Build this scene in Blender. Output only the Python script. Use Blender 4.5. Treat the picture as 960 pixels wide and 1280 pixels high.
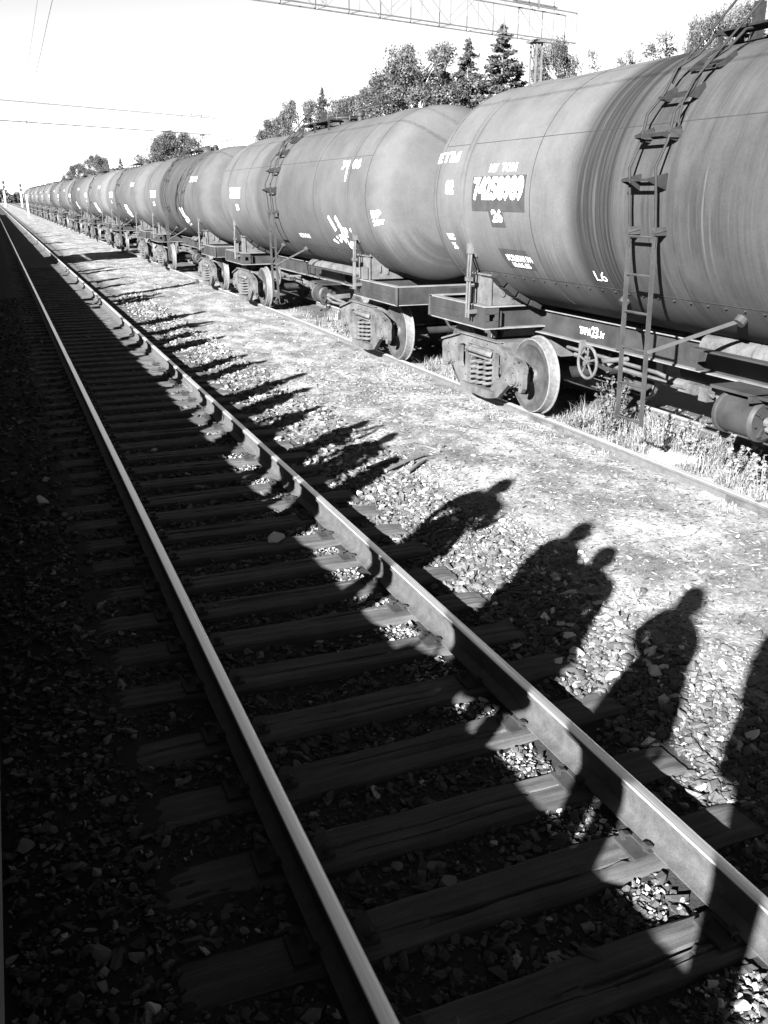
import bpy, bmesh, math, random
import numpy as np
from mathutils import Matrix, Vector
for o in list(bpy.data.objects):
    bpy.data.objects.remove(o)
SC = bpy.context.scene
COL = SC.collection
rad = math.radians

# ------------------------------------------------------------------ camera, sky, sun, exposure
# world: z = 0 at the top of the rails, +Y along the tracks, +X towards the train
CAM_H = 2.644
PITCH, YAW = rad(18.97), rad(22.14)
FWD = Vector((math.sin(YAW) * math.cos(PITCH), math.cos(YAW) * math.cos(PITCH), -math.sin(PITCH)))
RIGHT = Vector((math.cos(YAW), -math.sin(YAW), 0))
UP = RIGHT.cross(FWD)
cam = bpy.data.cameras.new('camera')
cam.sensor_fit = 'VERTICAL'
cam.sensor_height = 36
cam.lens = 1146 / 1280 * 36
cam.clip_start = 0.05
cam.clip_end = 4000
co = bpy.data.objects.new('camera', cam)
COL.objects.link(co)
m3 = Matrix((RIGHT, UP, -FWD)).transposed()
co.matrix_world = Matrix.Translation((0, 0, CAM_H)) @ m3.to_4x4()
SC.camera = co

SUN_EL, SHADOW_AZ = rad(23.0), rad(40.0)          # shadows run towards +X, 40 degrees round to +Y
SUN_STRENGTH, SKY_STRENGTH, EXPOSURE = 5.0, 0.053, 3.6
w = bpy.data.worlds.new('World')
SC.world = w
w.use_nodes = True
nt = w.node_tree
bg = nt.nodes['Background']
sky = nt.nodes.new('ShaderNodeTexSky')
sky.sky_type = 'NISHITA'
sky.sun_disc = False
sky.sun_elevation = SUN_EL
sdir = Vector((-math.cos(SHADOW_AZ), -math.sin(SHADOW_AZ)))
sky.sun_rotation = math.atan2(sdir.x, sdir.y)
sky.altitude = 4500
sky.air_density = 0.36
sky.dust_density = 0.0
bw = nt.nodes.new('ShaderNodeRGBToBW')
nt.links.new(sky.outputs[0], bw.inputs[0])
nt.links.new(bw.outputs[0], bg.inputs[0])
bg.inputs[1].default_value = SKY_STRENGTH
sl = bpy.data.lights.new('sun', 'SUN')
sl.energy = SUN_STRENGTH
sl.angle = rad(0.53)
sl.color = (1, 1, 1)                               # black and white photograph
so = bpy.data.objects.new('sun', sl)
COL.objects.link(so)
ldir = Vector((math.cos(SUN_EL) * math.cos(SHADOW_AZ), math.cos(SUN_EL) * math.sin(SHADOW_AZ), -math.sin(SUN_EL)))
so.rotation_euler = ldir.to_track_quat('-Z', 'Y').to_euler()
so.location = (-20, -20, 20)
vs = SC.view_settings
vs.view_transform = 'Standard'
vs.look = 'None'
vs.exposure = EXPOSURE
vs.gamma = 1
vs.use_curve_mapping = False
SC.cycles.max_bounces = 5
SC.cycles.diffuse_bounces = 3
SC.cycles.glossy_bounces = 3

# ------------------------------------------------------------------ materials (all greys)
def new_mat(name):
    m = bpy.data.materials.new(name)
    m.use_nodes = True
    return m, m.node_tree, m.node_tree.nodes['Principled BSDF']

def node(nt, typ, **kw):
    n = nt.nodes.new(typ)
    for k, v in kw.items():
        setattr(n, k, v)
    return n

def noise(nt, vec, scale, detail=4, rough=0.6):
    n = node(nt, 'ShaderNodeTexNoise')
    n.inputs['Scale'].default_value = scale
    n.inputs['Detail'].default_value = detail
    n.inputs['Roughness'].default_value = rough
    if vec is not None:
        nt.links.new(vec, n.inputs['Vector'])
    return n.outputs['Fac']

def maprange(nt, val, a, b, c, d, smooth=False):
    n = node(nt, 'ShaderNodeMapRange')
    if smooth:
        n.interpolation_type = 'SMOOTHSTEP'
    nt.links.new(val, n.inputs[0])
    for i, x in enumerate((a, b, c, d)):
        n.inputs[i + 1].default_value = x
    return n.outputs[0]

def mth(nt, op, a, b=None, c=None):
    n = node(nt, 'ShaderNodeMath', operation=op)
    for i, x in enumerate((a, b, c)):
        if x is None:
            continue
        if isinstance(x, (int, float)):
            n.inputs[i].default_value = x
        else:
            nt.links.new(x, n.inputs[i])
    return n.outputs[0]

def mixv(nt, fac, a, b):
    n = node(nt, 'ShaderNodeMix', data_type='FLOAT')
    for i, x in zip((0, 2, 3), (fac, a, b)):
        if isinstance(x, (int, float)):
            n.inputs[i].default_value = x
        else:
            nt.links.new(x, n.inputs[i])
    return n.outputs[0]

def bump(nt, bsdf, h, strength=0.4, dist=0.01):
    b = node(nt, 'ShaderNodeBump')
    b.inputs['Strength'].default_value = strength
    b.inputs['Distance'].default_value = dist
    nt.links.new(h, b.inputs['Height'])
    nt.links.new(b.outputs[0], bsdf.inputs['Normal'])

def coords(nt, kind='Object'):
    return node(nt, 'ShaderNodeTexCoord').outputs[kind]

def scaled(nt, vec, s):
    n = node(nt, 'ShaderNodeVectorMath', operation='MULTIPLY')
    nt.links.new(vec, n.inputs[0])
    n.inputs[1].default_value = s
    return n.outputs[0]

def grey(name, lo, hi, rough=0.7, metal=0.0, scale=6.0, bstr=0.25, bdist=0.006, detail=5, kind='Object', spec=0.15, fine=60):
    """mottled grey: two noises drive the tone, a fine one the relief"""
    m, nt, b = new_mat(name)
    if hi < 0.5:
        lo, hi = lo * 0.66, hi * 0.66
    v = coords(nt, kind)
    n1 = noise(nt, v, scale, detail)
    n2 = noise(nt, v, fine, 3)
    t = mth(nt, 'ADD', mth(nt, 'MULTIPLY', n1, 0.7), mth(nt, 'MULTIPLY', n2, 0.3))
    c = maprange(nt, t, 0.32, 0.68, lo, hi)
    nt.links.new(c, b.inputs['Base Color'])
    nt.links.new(maprange(nt, n1, 0.3, 0.7, max(rough - 0.1, 0.05), min(rough + 0.1, 1)), b.inputs['Roughness'])
    b.inputs['Metallic'].default_value = metal
    b.inputs['Specular IOR Level'].default_value = spec
    bump(nt, b, t, bstr, bdist)
    return m

M = {}
M['iron'] = grey('dusty_iron', 0.012, 0.032, 0.75, 0, 5, 0.3, 0.006)
M['iron_dark'] = grey('dark_iron', 0.006, 0.018, 0.7, 0, 5, 0.3, 0.005)
M['dust'] = grey('dusty_casting', 0.02, 0.085, 0.85, 0, 4, 0.35, 0.008)
M['frame'] = grey('frame_paint', 0.012, 0.028, 0.6, 0, 3, 0.2, 0.004)
M['frame_top'] = grey('dusty_flange', 0.06, 0.13, 0.8, 0, 4)
M['wheel'] = grey('wheel_steel', 0.016, 0.048, 0.6, 0.1, 6, 0.2, 0.004)
M['tread'] = grey('wheel_tread', 0.07, 0.14, 0.5, 0.3, 20, 0.1, 0.002)
M['wood_dark'] = grey('old_timber_block', 0.006, 0.014, 0.9, 0, 8)
M['white'] = grey('white_paint', 0.55, 0.8, 0.6, 0, 10, 0.1, 0.002)
M['patch'] = grey('dark_paint_patch', 0.022, 0.036, 0.6, 0, 7, 0.1, 0.002)
M['chalk'] = grey('white_marking', 0.16, 0.8, 0.6, 0, 18, 0.1, 0.001)
M['concrete'] = grey('concrete', 0.06, 0.11, 0.9, 0, 3, 0.5, 0.01)
M['concrete_pale'] = grey('pale_concrete', 0.28, 0.4, 0.9, 0, 3)
M['steel_mast'] = grey('mast_steel', 0.06, 0.12, 0.6, 0.2, 3)
M['wire'] = grey('wire', 0.08, 0.14, 0.5, 0.4, 3)
M['bark'] = grey('bark', 0.04, 0.12, 0.95, 0, 6, 0.6, 0.02)
M['birch'] = grey('birch_bark', 0.2, 0.6, 0.9, 0, 5)
M['cloth1'] = grey('dark_cloth', 0.008, 0.018, 0.95, 0, 20)
M['cloth2'] = grey('mid_cloth', 0.022, 0.042, 0.95, 0, 20)
M['cloth3'] = grey('light_cloth', 0.06, 0.09, 0.95, 0, 20)
M['skin'] = grey('skin', 0.09, 0.13, 0.6, 0, 10, 0.05)
M['hair'] = grey('hair', 0.006, 0.02, 0.6, 0, 40, 0.4)
M['glass'] = grey('dark_lens', 0.02, 0.03, 0.2, 0, 5, 0)
M['stick'] = grey('dry_wood', 0.05, 0.12, 0.9, 0, 20)
M['lamp_housing'] = grey('lamp_housing', 0.03, 0.05, 0.6)

def leaf_mat(name, lo, hi):
    m, nt, b = new_mat(name)
    a = node(nt, 'ShaderNodeAttribute', attribute_name='tone')
    nt.links.new(maprange(nt, a.outputs['Fac'], 0, 1, lo, hi), b.inputs['Base Color'])
    b.inputs['Roughness'].default_value = 0.7
    b.inputs['Specular IOR Level'].default_value = 0.3
    tr = node(nt, 'ShaderNodeBsdfTranslucent')
    nt.links.new(maprange(nt, a.outputs['Fac'], 0, 1, lo, hi), tr.inputs['Color'])
    mx = node(nt, 'ShaderNodeMixShader')
    mx.inputs[0].default_value = 0.15
    nt.links.new(b.outputs[0], mx.inputs[1])
    nt.links.new(tr.outputs[0], mx.inputs[2])
    nt.links.new(mx.outputs[0], nt.nodes['Material Output'].inputs[0])
    return m
M['needles'] = leaf_mat('needles', 0.012, 0.03)
M['leaves'] = leaf_mat('leaves', 0.014, 0.045)
M['grass'] = leaf_mat('dry_grass', 0.025, 0.14)
M['weed'] = leaf_mat('weed_leaves', 0.012, 0.05)

def stone_mat():
    m, nt, b = new_mat('ballast_stone')
    a = node(nt, 'ShaderNodeAttribute', attribute_name='tone')
    n1 = noise(nt, coords(nt), 70, 4)
    c = mth(nt, 'MULTIPLY', a.outputs['Fac'], maprange(nt, n1, 0.3, 0.7, 0.42, 0.85))
    nt.links.new(c, b.inputs['Base Color'])
    b.inputs['Roughness'].default_value = 0.9
    b.inputs['Specular IOR Level'].default_value = 0.25
    bump(nt, b, n1, 0.3, 0.004)
    return m
M['stones'] = stone_mat()
M['stone_dark'] = grey('stone_dark', 0.025, 0.055, 0.9, 0, 25, 0.4, 0.006)
M['stone_mid'] = grey('stone_mid', 0.07, 0.13, 0.9, 0, 25, 0.4, 0.006)
M['stone_white'] = grey('stone_white', 0.28, 0.45, 0.9, 0, 25, 0.4, 0.006)

def ground_mat():
    m, nt, b = new_mat('trackside_ground')
    v = node(nt, 'ShaderNodeNewGeometry').outputs['Position']
    sx = node(nt, 'ShaderNodeSeparateXYZ')
    nt.links.new(v, sx.inputs[0])
    n0 = noise(nt, v, 0.9, 4)
    n1 = noise(nt, v, 5, 6, 0.7)
    n2 = noise(nt, v, 28, 6, 0.75)
    n3 = noise(nt, v, 110, 3, 0.7)
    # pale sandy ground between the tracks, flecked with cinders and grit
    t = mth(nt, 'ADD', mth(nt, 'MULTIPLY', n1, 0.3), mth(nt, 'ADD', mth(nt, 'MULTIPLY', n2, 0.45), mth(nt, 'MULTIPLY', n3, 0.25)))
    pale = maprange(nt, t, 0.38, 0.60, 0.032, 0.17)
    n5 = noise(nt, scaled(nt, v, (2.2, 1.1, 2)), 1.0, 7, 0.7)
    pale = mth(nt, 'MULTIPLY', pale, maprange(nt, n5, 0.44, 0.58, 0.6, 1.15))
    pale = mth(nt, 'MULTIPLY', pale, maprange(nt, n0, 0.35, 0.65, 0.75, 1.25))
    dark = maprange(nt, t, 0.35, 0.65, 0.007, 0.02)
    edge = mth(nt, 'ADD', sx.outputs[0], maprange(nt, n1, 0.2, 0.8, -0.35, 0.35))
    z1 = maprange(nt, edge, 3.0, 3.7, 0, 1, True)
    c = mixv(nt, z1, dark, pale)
    # darker strip of ground under the train and on past its far side
    e2 = mth(nt, 'ADD', sx.outputs[0], maprange(nt, n1, 0.2, 0.8, -0.3, 0.3))
    z2 = mth(nt, 'MULTIPLY', maprange(nt, e2, 6.7, 7.1, 0, 1, True), maprange(nt, e2, 11.5, 13.0, 1, 0, True))
    c = mixv(nt, z2, c, maprange(nt, t, 0.35, 0.65, 0.02, 0.05))
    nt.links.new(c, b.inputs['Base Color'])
    b.inputs['Roughness'].default_value = 0.95
    b.inputs['Specular IOR Level'].default_value = 0.15
    bump(nt, b, t, 0.9, 0.03)
    return m
M['ground'] = ground_mat()

def sleeper_mat():
    m, nt, b = new_mat('creosoted_timber')
    v = coords(nt)
    oi = node(nt, 'ShaderNodeObjectInfo').outputs['Random']
    va = node(nt, 'ShaderNodeVectorMath', operation='ADD')
    nt.links.new(v, va.inputs[0])
    cx = node(nt, 'ShaderNodeCombineXYZ')
    nt.links.new(mth(nt, 'MULTIPLY', oi, 37.0), cx.inputs[0])
    nt.links.new(mth(nt, 'MULTIPLY', oi, 11.0), cx.inputs[1])
    nt.links.new(cx.outputs[0], va.inputs[1])
    v = va.outputs[0]
    g = noise(nt, scaled(nt, v, (1.6, 34, 34)), 1.0, 6, 0.65)
    n = noise(nt, v, 3, 5)
    f = noise(nt, v, 130, 2)
    t = mth(nt, 'ADD', mth(nt, 'MULTIPLY', g, 0.6), mth(nt, 'MULTIPLY', n, 0.4))
    c = maprange(nt, t, 0.34, 0.66, 0.009, 0.042)
    nt.links.new(mth(nt, 'MULTIPLY', c, maprange(nt, f, 0.3, 0.7, 0.8, 1.15)), b.inputs['Base Color'])
    b.inputs['Roughness'].default_value = 0.85
    b.inputs['Specular IOR Level'].default_value = 0.25
    bump(nt, b, g, 0.55, 0.008)
    return m
M['sleeper'] = sleeper_mat()

def rail_mat(name, side_lo, side_hi, head_rough=0.26):
    """polished running surface on the head, rusty sides"""
    m, nt, b = new_mat(name)
    v = node(nt, 'ShaderNodeNewGeometry')
    s = node(nt, 'ShaderNodeSeparateXYZ')
    nt.links.new(v.outputs['Position'], s.inputs[0])
    n = noise(nt, v.outputs['Position'], 12, 5)
    f = noise(nt, v.outputs['Position'], 90, 3)
    st = noise(nt, scaled(nt, v.outputs['Position'], (120, 0.8, 120)), 1, 3)
    up = node(nt, 'ShaderNodeSeparateXYZ')
    nt.links.new(v.outputs['Normal'], up.inputs[0])
    top = mth(nt, 'MULTIPLY', maprange(nt, s.outputs[2], -0.009, -0.003, 0, 1, True), maprange(nt, up.outputs[2], 0.6, 0.93, 0, 1, True))
    side = maprange(nt, mth(nt, 'ADD', mth(nt, 'MULTIPLY', n, 0.6), mth(nt, 'MULTIPLY', f, 0.4)), 0.35, 0.65, side_lo, side_hi)
    nt.links.new(mixv(nt, top, side, maprange(nt, st, 0.3, 0.7, 0.55, 0.8)), b.inputs['Base Color'])
    nt.links.new(mixv(nt, top, 0.8, maprange(nt, st, 0.3, 0.7, head_rough, head_rough + 0.16)), b.inputs['Roughness'])
    nt.links.new(mth(nt, 'MULTIPLY', top, 0.95), b.inputs['Metallic'])
    bump(nt, b, f, 0.15, 0.004)
    return m
M['rail'] = rail_mat('running_rail', 0.008, 0.029)
M['rail2'] = rail_mat('siding_rail', 0.018, 0.045, 0.35)

def tank_mat(name, lo, hi, stain=1.0):
    m, nt, b = new_mat(name)
    v = coords(nt)
    s = node(nt, 'ShaderNodeSeparateXYZ')
    nt.links.new(v, s.inputs[0])
    y, z = s.outputs[1], s.outputs[2]
    oi = node(nt, 'ShaderNodeObjectInfo').outputs['Random']
    cmb = node(nt, 'ShaderNodeCombineXYZ')
    nt.links.new(mth(nt, 'ADD', mth(nt, 'MULTIPLY', y, 20.0), mth(nt, 'MULTIPLY', oi, 50.0)), cmb.inputs[0])
    nt.links.new(mth(nt, 'MULTIPLY', z, 0.32), cmb.inputs[2])
    runs = noise(nt, cmb.outputs[0], 1.0, 7, 0.75)           # streaks that run down round the shell
    cm2 = node(nt, 'ShaderNodeCombineXYZ')
    nt.links.new(mth(nt, 'ADD', mth(nt, 'MULTIPLY', y, 2.2), mth(nt, 'MULTIPLY', oi, 20.0)), cm2.inputs[0])
    nt.links.new(mth(nt, 'MULTIPLY', z, 0.15), cm2.inputs[2])
    wide = noise(nt, cm2.outputs[0], 1.0, 3, 0.5)
    n1 = noise(nt, v, 1.6, 7, 0.65)
    n2 = noise(nt, v, 40, 6, 0.8)
    base = maprange(nt, mth(nt, 'ADD', mth(nt, 'MULTIPLY', n1, 0.6), mth(nt, 'MULTIPLY', n2, 0.4)), 0.3, 0.7, lo * 0.78, hi * 1.14)
    cm3 = node(nt, 'ShaderNodeCombineXYZ')
    nt.links.new(mth(nt, 'ADD', mth(nt, 'MULTIPLY', y, 3.5), mth(nt, 'MULTIPLY', oi, 31.0)), cm3.inputs[0])
    nt.links.new(mth(nt, 'MULTIPLY', z, 1.1), cm3.inputs[2])
    brk = maprange(nt, noise(nt, cm3.outputs[0], 1.0, 5, 0.65), 0.42, 0.58, 0, 1)
    # spillage below the filling hatch in the middle of the tank
    mid = mth(nt, 'MULTIPLY', maprange(nt, y, -3.6, -1.5, 0.35, 1, True), maprange(nt, y, 1.15, 1.75, 1, 0.0, True))
    core = mth(nt, 'MULTIPLY', maprange(nt, y, 0.55, 0.8, 0, 1, True), maprange(nt, y, 1.25, 1.7, 1, 0, True))
    st = maprange(nt, mth(nt, 'ADD', mth(nt, 'MULTIPLY', runs, 0.7), mth(nt, 'MULTIPLY', wide, 0.3)), 0.40, 0.62, 0, 1)
    k1 = mth(nt, 'MULTIPLY', mth(nt, 'MULTIPLY', mid, mixv(nt, mth(nt, 'MULTIPLY', st, maprange(nt, brk, 0, 1, 0.15, 1)), 0.62, 1.0)), 0.85 * stain)
    k2 = mth(nt, 'MULTIPLY', mth(nt, 'MULTIPLY', core, maprange(nt, runs, 0.33, 0.55, 0.5, 1)), 1.0 * stain)
    k = mth(nt, 'MAXIMUM', k1, k2)
    faint = mth(nt, 'MULTIPLY', mth(nt, 'MULTIPLY', brk, maprange(nt, runs, 0.48, 0.7, 0, 0.5)), maprange(nt, z, 1.2, 3.0, 1, 0.3))
    k = mth(nt, 'MAXIMUM', k, faint)
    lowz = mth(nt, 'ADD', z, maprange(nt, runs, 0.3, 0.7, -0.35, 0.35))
    low = mth(nt, 'MULTIPLY', maprange(nt, lowz, 2.35, 1.55, 0, 1, True), maprange(nt, wide, 0.3, 0.7, 0.35, 0.75))  # streaky dark lower shell: underside shade painted into the colour
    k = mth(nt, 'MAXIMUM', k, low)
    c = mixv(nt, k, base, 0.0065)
    # pale dried runs
    c = mth(nt, 'ADD', c, mth(nt, 'MULTIPLY', mth(nt, 'MULTIPLY', maprange(nt, runs, 0.42, 0.34, 0, 1), mth(nt, 'MULTIPLY', mid, brk)), 0.02))
    nt.links.new(c, b.inputs['Base Color'])
    nt.links.new(maprange(nt, n2, 0.3, 0.7, 0.7, 0.9), b.inputs['Roughness'])
    b.inputs['Specular IOR Level'].default_value = 0.08
    bump(nt, b, mth(nt, 'ADD', n1, mth(nt, 'MULTIPLY', n2, 0.15)), 0.12, 0.02)
    return m
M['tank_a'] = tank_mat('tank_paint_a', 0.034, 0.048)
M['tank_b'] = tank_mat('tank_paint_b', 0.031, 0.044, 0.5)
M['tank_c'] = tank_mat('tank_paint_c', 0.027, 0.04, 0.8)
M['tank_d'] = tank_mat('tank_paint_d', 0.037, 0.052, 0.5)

# ------------------------------------------------------------------ mesh helpers
class MB:
    """collects simple shapes into one mesh"""
    def __init__(self):
        self.v, self.f, self.m = [], [], []
        self.mi = 0

    def add(self, vs, fs):
        o = len(self.v)
        self.v.extend([tuple(p) for p in vs])
        self.f.extend([tuple(i + o for i in f) for f in fs])
        self.m.extend([self.mi] * len(fs))
        return self

    def box(self, c, s, rot=None):
        pts = [Vector((x * s[0] / 2, y * s[1] / 2, z * s[2] / 2)) for x in (-1, 1) for y in (-1, 1) for z in (-1, 1)]
        if rot is not None:
            pts = [rot @ p for p in pts]
        c = Vector(c)
        return self.add([p + c for p in pts], [(0, 1, 3, 2), (4, 6, 7, 5), (0, 4, 5, 1), (2, 3, 7, 6), (0, 2, 6, 4), (1, 5, 7, 3)])

    def bar(self, a, b, w, h, up=(0, 0, 1)):
        a, b = Vector(a), Vector(b)
        d = (b - a)
        L = d.length
        d.normalize()
        up = Vector(up)
        if abs(d.dot(up)) > 0.98:
            up = Vector((1, 0, 0))
        x = d.cross(up).normalized()
        z = x.cross(d)
        r = Matrix((x, d, z)).transposed()
        return self.box((a + b) / 2, (w, L, h), r)

    def tube(self, pts, r, n=8, caps=True):
        pts = [Vector(p) for p in pts]
        rs = r if isinstance(r, (list, tuple)) else [r] * len(pts)
        vs, fs = [], []
        ref = None
        for i, p in enumerate(pts):
            d = (pts[min(i + 1, len(pts) - 1)] - pts[max(i - 1, 0)]).normalized()
            if ref is None:
                ref = Vector((0, 0, 1)) if abs(d.z) < 0.9 else Vector((1, 0, 0))
            x = d.cross(ref)
            if x.length < 1e-4:
                x = d.cross(Vector((0, 1, 0)))
            x.normalize()
            y = x.cross(d).normalized()
            ref = y
            for k in range(n):
                a = 2 * math.pi * k / n
                vs.append(p + (x * math.cos(a) + y * math.sin(a)) * rs[i])
        for i in range(len(pts) - 1):
            for k in range(n):
                fs.append((i * n + k, i * n + (k + 1) % n, (i + 1) * n + (k + 1) % n, (i + 1) * n + k))
        if caps:
            fs.append(tuple(range(n))[::-1])
            fs.append(tuple((len(pts) - 1) * n + k for k in range(n)))
        return self.add(vs, fs)

    def lathe(self, prof, origin, axis='y', n=32, a0=0.0, a1=2 * math.pi, close=True):
        """prof: (radius, offset along the axis)"""
        o = Vector(origin)
        vs, fs = [], []
        full = close
        cnt = n if full else n + 1
        for r, t in prof:
            for k in range(cnt):
                a = a0 + (a1 - a0) * k / n
                c, s = math.cos(a) * r, math.sin(a) * r
                p = {'y': (c, t, s), 'x': (t, c, s), 'z': (c, s, t)}[axis]
                vs.append(o + Vector(p))
        for i in range(len(prof) - 1):
            for k in range(n):
                k2 = (k + 1) % cnt if full else k + 1
                fs.append((i * cnt + k, i * cnt + k2, (i + 1) * cnt + k2, (i + 1) * cnt + k))
        return self.add(vs, fs)

    def prism(self, poly, a, b, plane='yz'):
        """extrude a closed outline: plane yz along x, xz along y, xy along z"""
        n = len(poly)
        f3 = {'yz': lambda p, t: (t, p[0], p[1]), 'xz': lambda p, t: (p[0], t, p[1]), 'xy': lambda p, t: (p[0], p[1], t)}[plane]
        vs = [f3(p, a) for p in poly] + [f3(p, b) for p in poly]
        fs = [tuple(range(n)), tuple(range(2 * n - 1, n - 1, -1))]
        fs += [(i, i + n, (i + 1) % n + n, (i + 1) % n) for i in range(n)]
        return self.add(vs, fs)

    def mesh(self, name, mats, smooth=None):
        me = bpy.data.meshes.new(name)
        me.from_pydata(self.v, [], self.f)
        if not isinstance(mats, (list, tuple)):
            mats = [mats]
        for x in mats:
            me.materials.append(x)
        if len(mats) > 1:
            me.polygons.foreach_set('material_index', self.m)
        bm = bmesh.new()
        bm.from_mesh(me)
        bmesh.ops.recalc_face_normals(bm, faces=bm.faces)
        bm.to_mesh(me)
        bm.free()
        if smooth is not None:
            me.shade_smooth()
            me.set_sharp_from_angle(angle=rad(smooth))
        return me

    def obj(self, name, mats, parent=None, smooth=None, loc=None):
        return link(name, self.mesh(name, mats, smooth), parent, loc)

def link(name, me, parent=None, loc=None, rot=None):
    o = bpy.data.objects.new(name, me)
    COL.objects.link(o)
    if parent is not None:
        o.parent = parent
    if loc is not None:
        o.location = loc
    if rot is not None:
        o.rotation_euler = rot
    return o

def tag(o, label=None, cat=None, group=None, kind=None):
    for k, v in (('label', label), ('category', cat), ('group', group), ('kind', kind)):
        if v:
            o[k] = v
    return o

def bevel(o, wdt=0.008, seg=2):
    md = o.modifiers.new('bevel', 'BEVEL')
    md.width = wdt
    md.segments = seg
    md.limit_method = 'ANGLE'
    return o

def copy_tree(o, parent=None):
    c = o.copy()
    COL.objects.link(c)
    c.parent = parent
    for ch in list(o.children):
        copy_tree(ch, c)
    return c

def raw_mesh(name, V, F, mats, tone=None, smooth=False):
    """numpy arrays -> mesh; F is (n,3) or (n,4)"""
    me = bpy.data.meshes.new(name)
    V = np.ascontiguousarray(V, dtype=np.float32)
    F = np.ascontiguousarray(F, dtype=np.int32)
    k = F.shape[1]
    me.vertices.add(len(V))
    me.vertices.foreach_set('co', V.ravel())
    me.loops.add(F.size)
    me.loops.foreach_set('vertex_index', F.ravel())
    me.polygons.add(len(F))
    me.polygons.foreach_set('loop_start', np.arange(len(F), dtype=np.int32) * k)
    if tone is not None:
        a = me.attributes.new('tone', 'FLOAT', 'POINT')
        a.data.foreach_set('value', np.ascontiguousarray(tone, dtype=np.float32))
    me.materials.append(mats)
    me.update(calc_edges=True)
    me.polygons.foreach_set('use_smooth', np.full(len(F), smooth))
    return me

rng = np.random.default_rng(7)

# ------------------------------------------------------------------ the ground
_k = [(-60, -0.35), (-0.35, -0.30), (0.1, -0.225), (0.33, -0.205), (0.6, -0.215), (0.9, -0.245), (1.71, -0.262), (2.6, -0.25), (3.1, -0.235),
      (3.45, -0.20), (4.2, -0.175), (5.5, -0.135), (6.0, -0.105), (6.25, -0.10), (7.8, -0.10), (8.4, -0.14), (10, -0.3), (14, -0.4), (600, -0.4)]
_kx = np.array([p[0] for p in _k]); _kz = np.array([p[1] for p in _k])
def gz(x, y):
    x = np.asarray(x, float); y = np.asarray(y, float)
    z = np.interp(x, _kx, _kz)
    amp = np.where((x > -0.3) & (x < 3.2), 0.008, 0.014)
    z = z + amp * (np.sin(x * 5.1 + y * 1.3) * np.sin(y * 2.7 - x * 1.1) + 0.6 * np.sin(x * 11 + 2 * np.sin(y * 7)) * np.sin(y * 9 + x * 3))
    return z
def axis_vals(segs):
    out = []
    for a, b, st in segs:
        out.append(np.arange(a, b - 1e-6, st))
    out.append(np.array([segs[-1][1]]))
    return np.concatenate(out)
gx = axis_vals([(-900, -60, 120), (-60, -6, 6), (-6, -0.6, 0.9), (-0.6, 8.6, 0.07), (8.6, 14, 0.6), (14, 60, 6), (60, 900, 120)])
gy = axis_vals([(-60, -6, 9), (-6, 1, 0.7), (1, 16, 0.09), (16, 40, 0.3), (40, 120, 2), (120, 400, 20), (400, 2400, 200)])
X, Y = np.meshgrid(gx, gy, indexing='ij')
Z = gz(X, Y)
nx, ny = X.shape
idx = np.arange(nx * ny).reshape(nx, ny)
GF = np.stack([idx[:-1, :-1], idx[1:, :-1], idx[1:, 1:], idx[:-1, 1:]], -1).reshape(-1, 4)
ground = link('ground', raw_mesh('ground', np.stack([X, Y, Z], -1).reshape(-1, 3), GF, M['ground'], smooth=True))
tag(ground, kind='structure')

# ------------------------------------------------------------------ near track: rails, sleepers, plates, spikes
TRK = 1.71
RAIL_R = [(-0.0375, -0.016), (-0.035, -0.0085), (-0.028, -0.0042), (-0.018, -0.0017), (-0.009, -0.0004), (0.0, 0.0), (0.009, -0.0004), (0.018, -0.0017), (0.028, -0.0042), (0.035, -0.0085), (0.0375, -0.016), (0.037, -0.034), (0.012, -0.048),
          (0.009, -0.09), (0.013, -0.148), (0.03, -0.163), (0.075, -0.170), (0.075, -0.180), (-0.075, -0.180), (-0.075, -0.170), (-0.03, -0.163),
          (-0.013, -0.148), (-0.009, -0.09), (-0.012, -0.048), (-0.037, -0.034)]
def rail(parent, x, mat, y0=-8, y1=420, name='rail'):
    b = MB()
    ys = [y0, y1]
    n = len(RAIL_R)
    vs = [(x + p[0], y, p[1]) for y in ys for p in RAIL_R]
    fs = [(i, (i + 1) % n, n + (i + 1) % n, n + i) for i in range(n)] + [tuple(range(n))[::-1], tuple(range(n, 2 * n))]
    b.add(vs, fs)
    return b.obj(name, mat, parent, smooth=40)
track = tag(link('railway_track', None), 'near railway track with shiny rails and timber sleepers, mostly in shadow', 'railway track')
rl_ = rail(track, TRK - 0.7975, M['rail'])
rr_ = rail(track, TRK + 0.7975, M['rail'])

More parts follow.
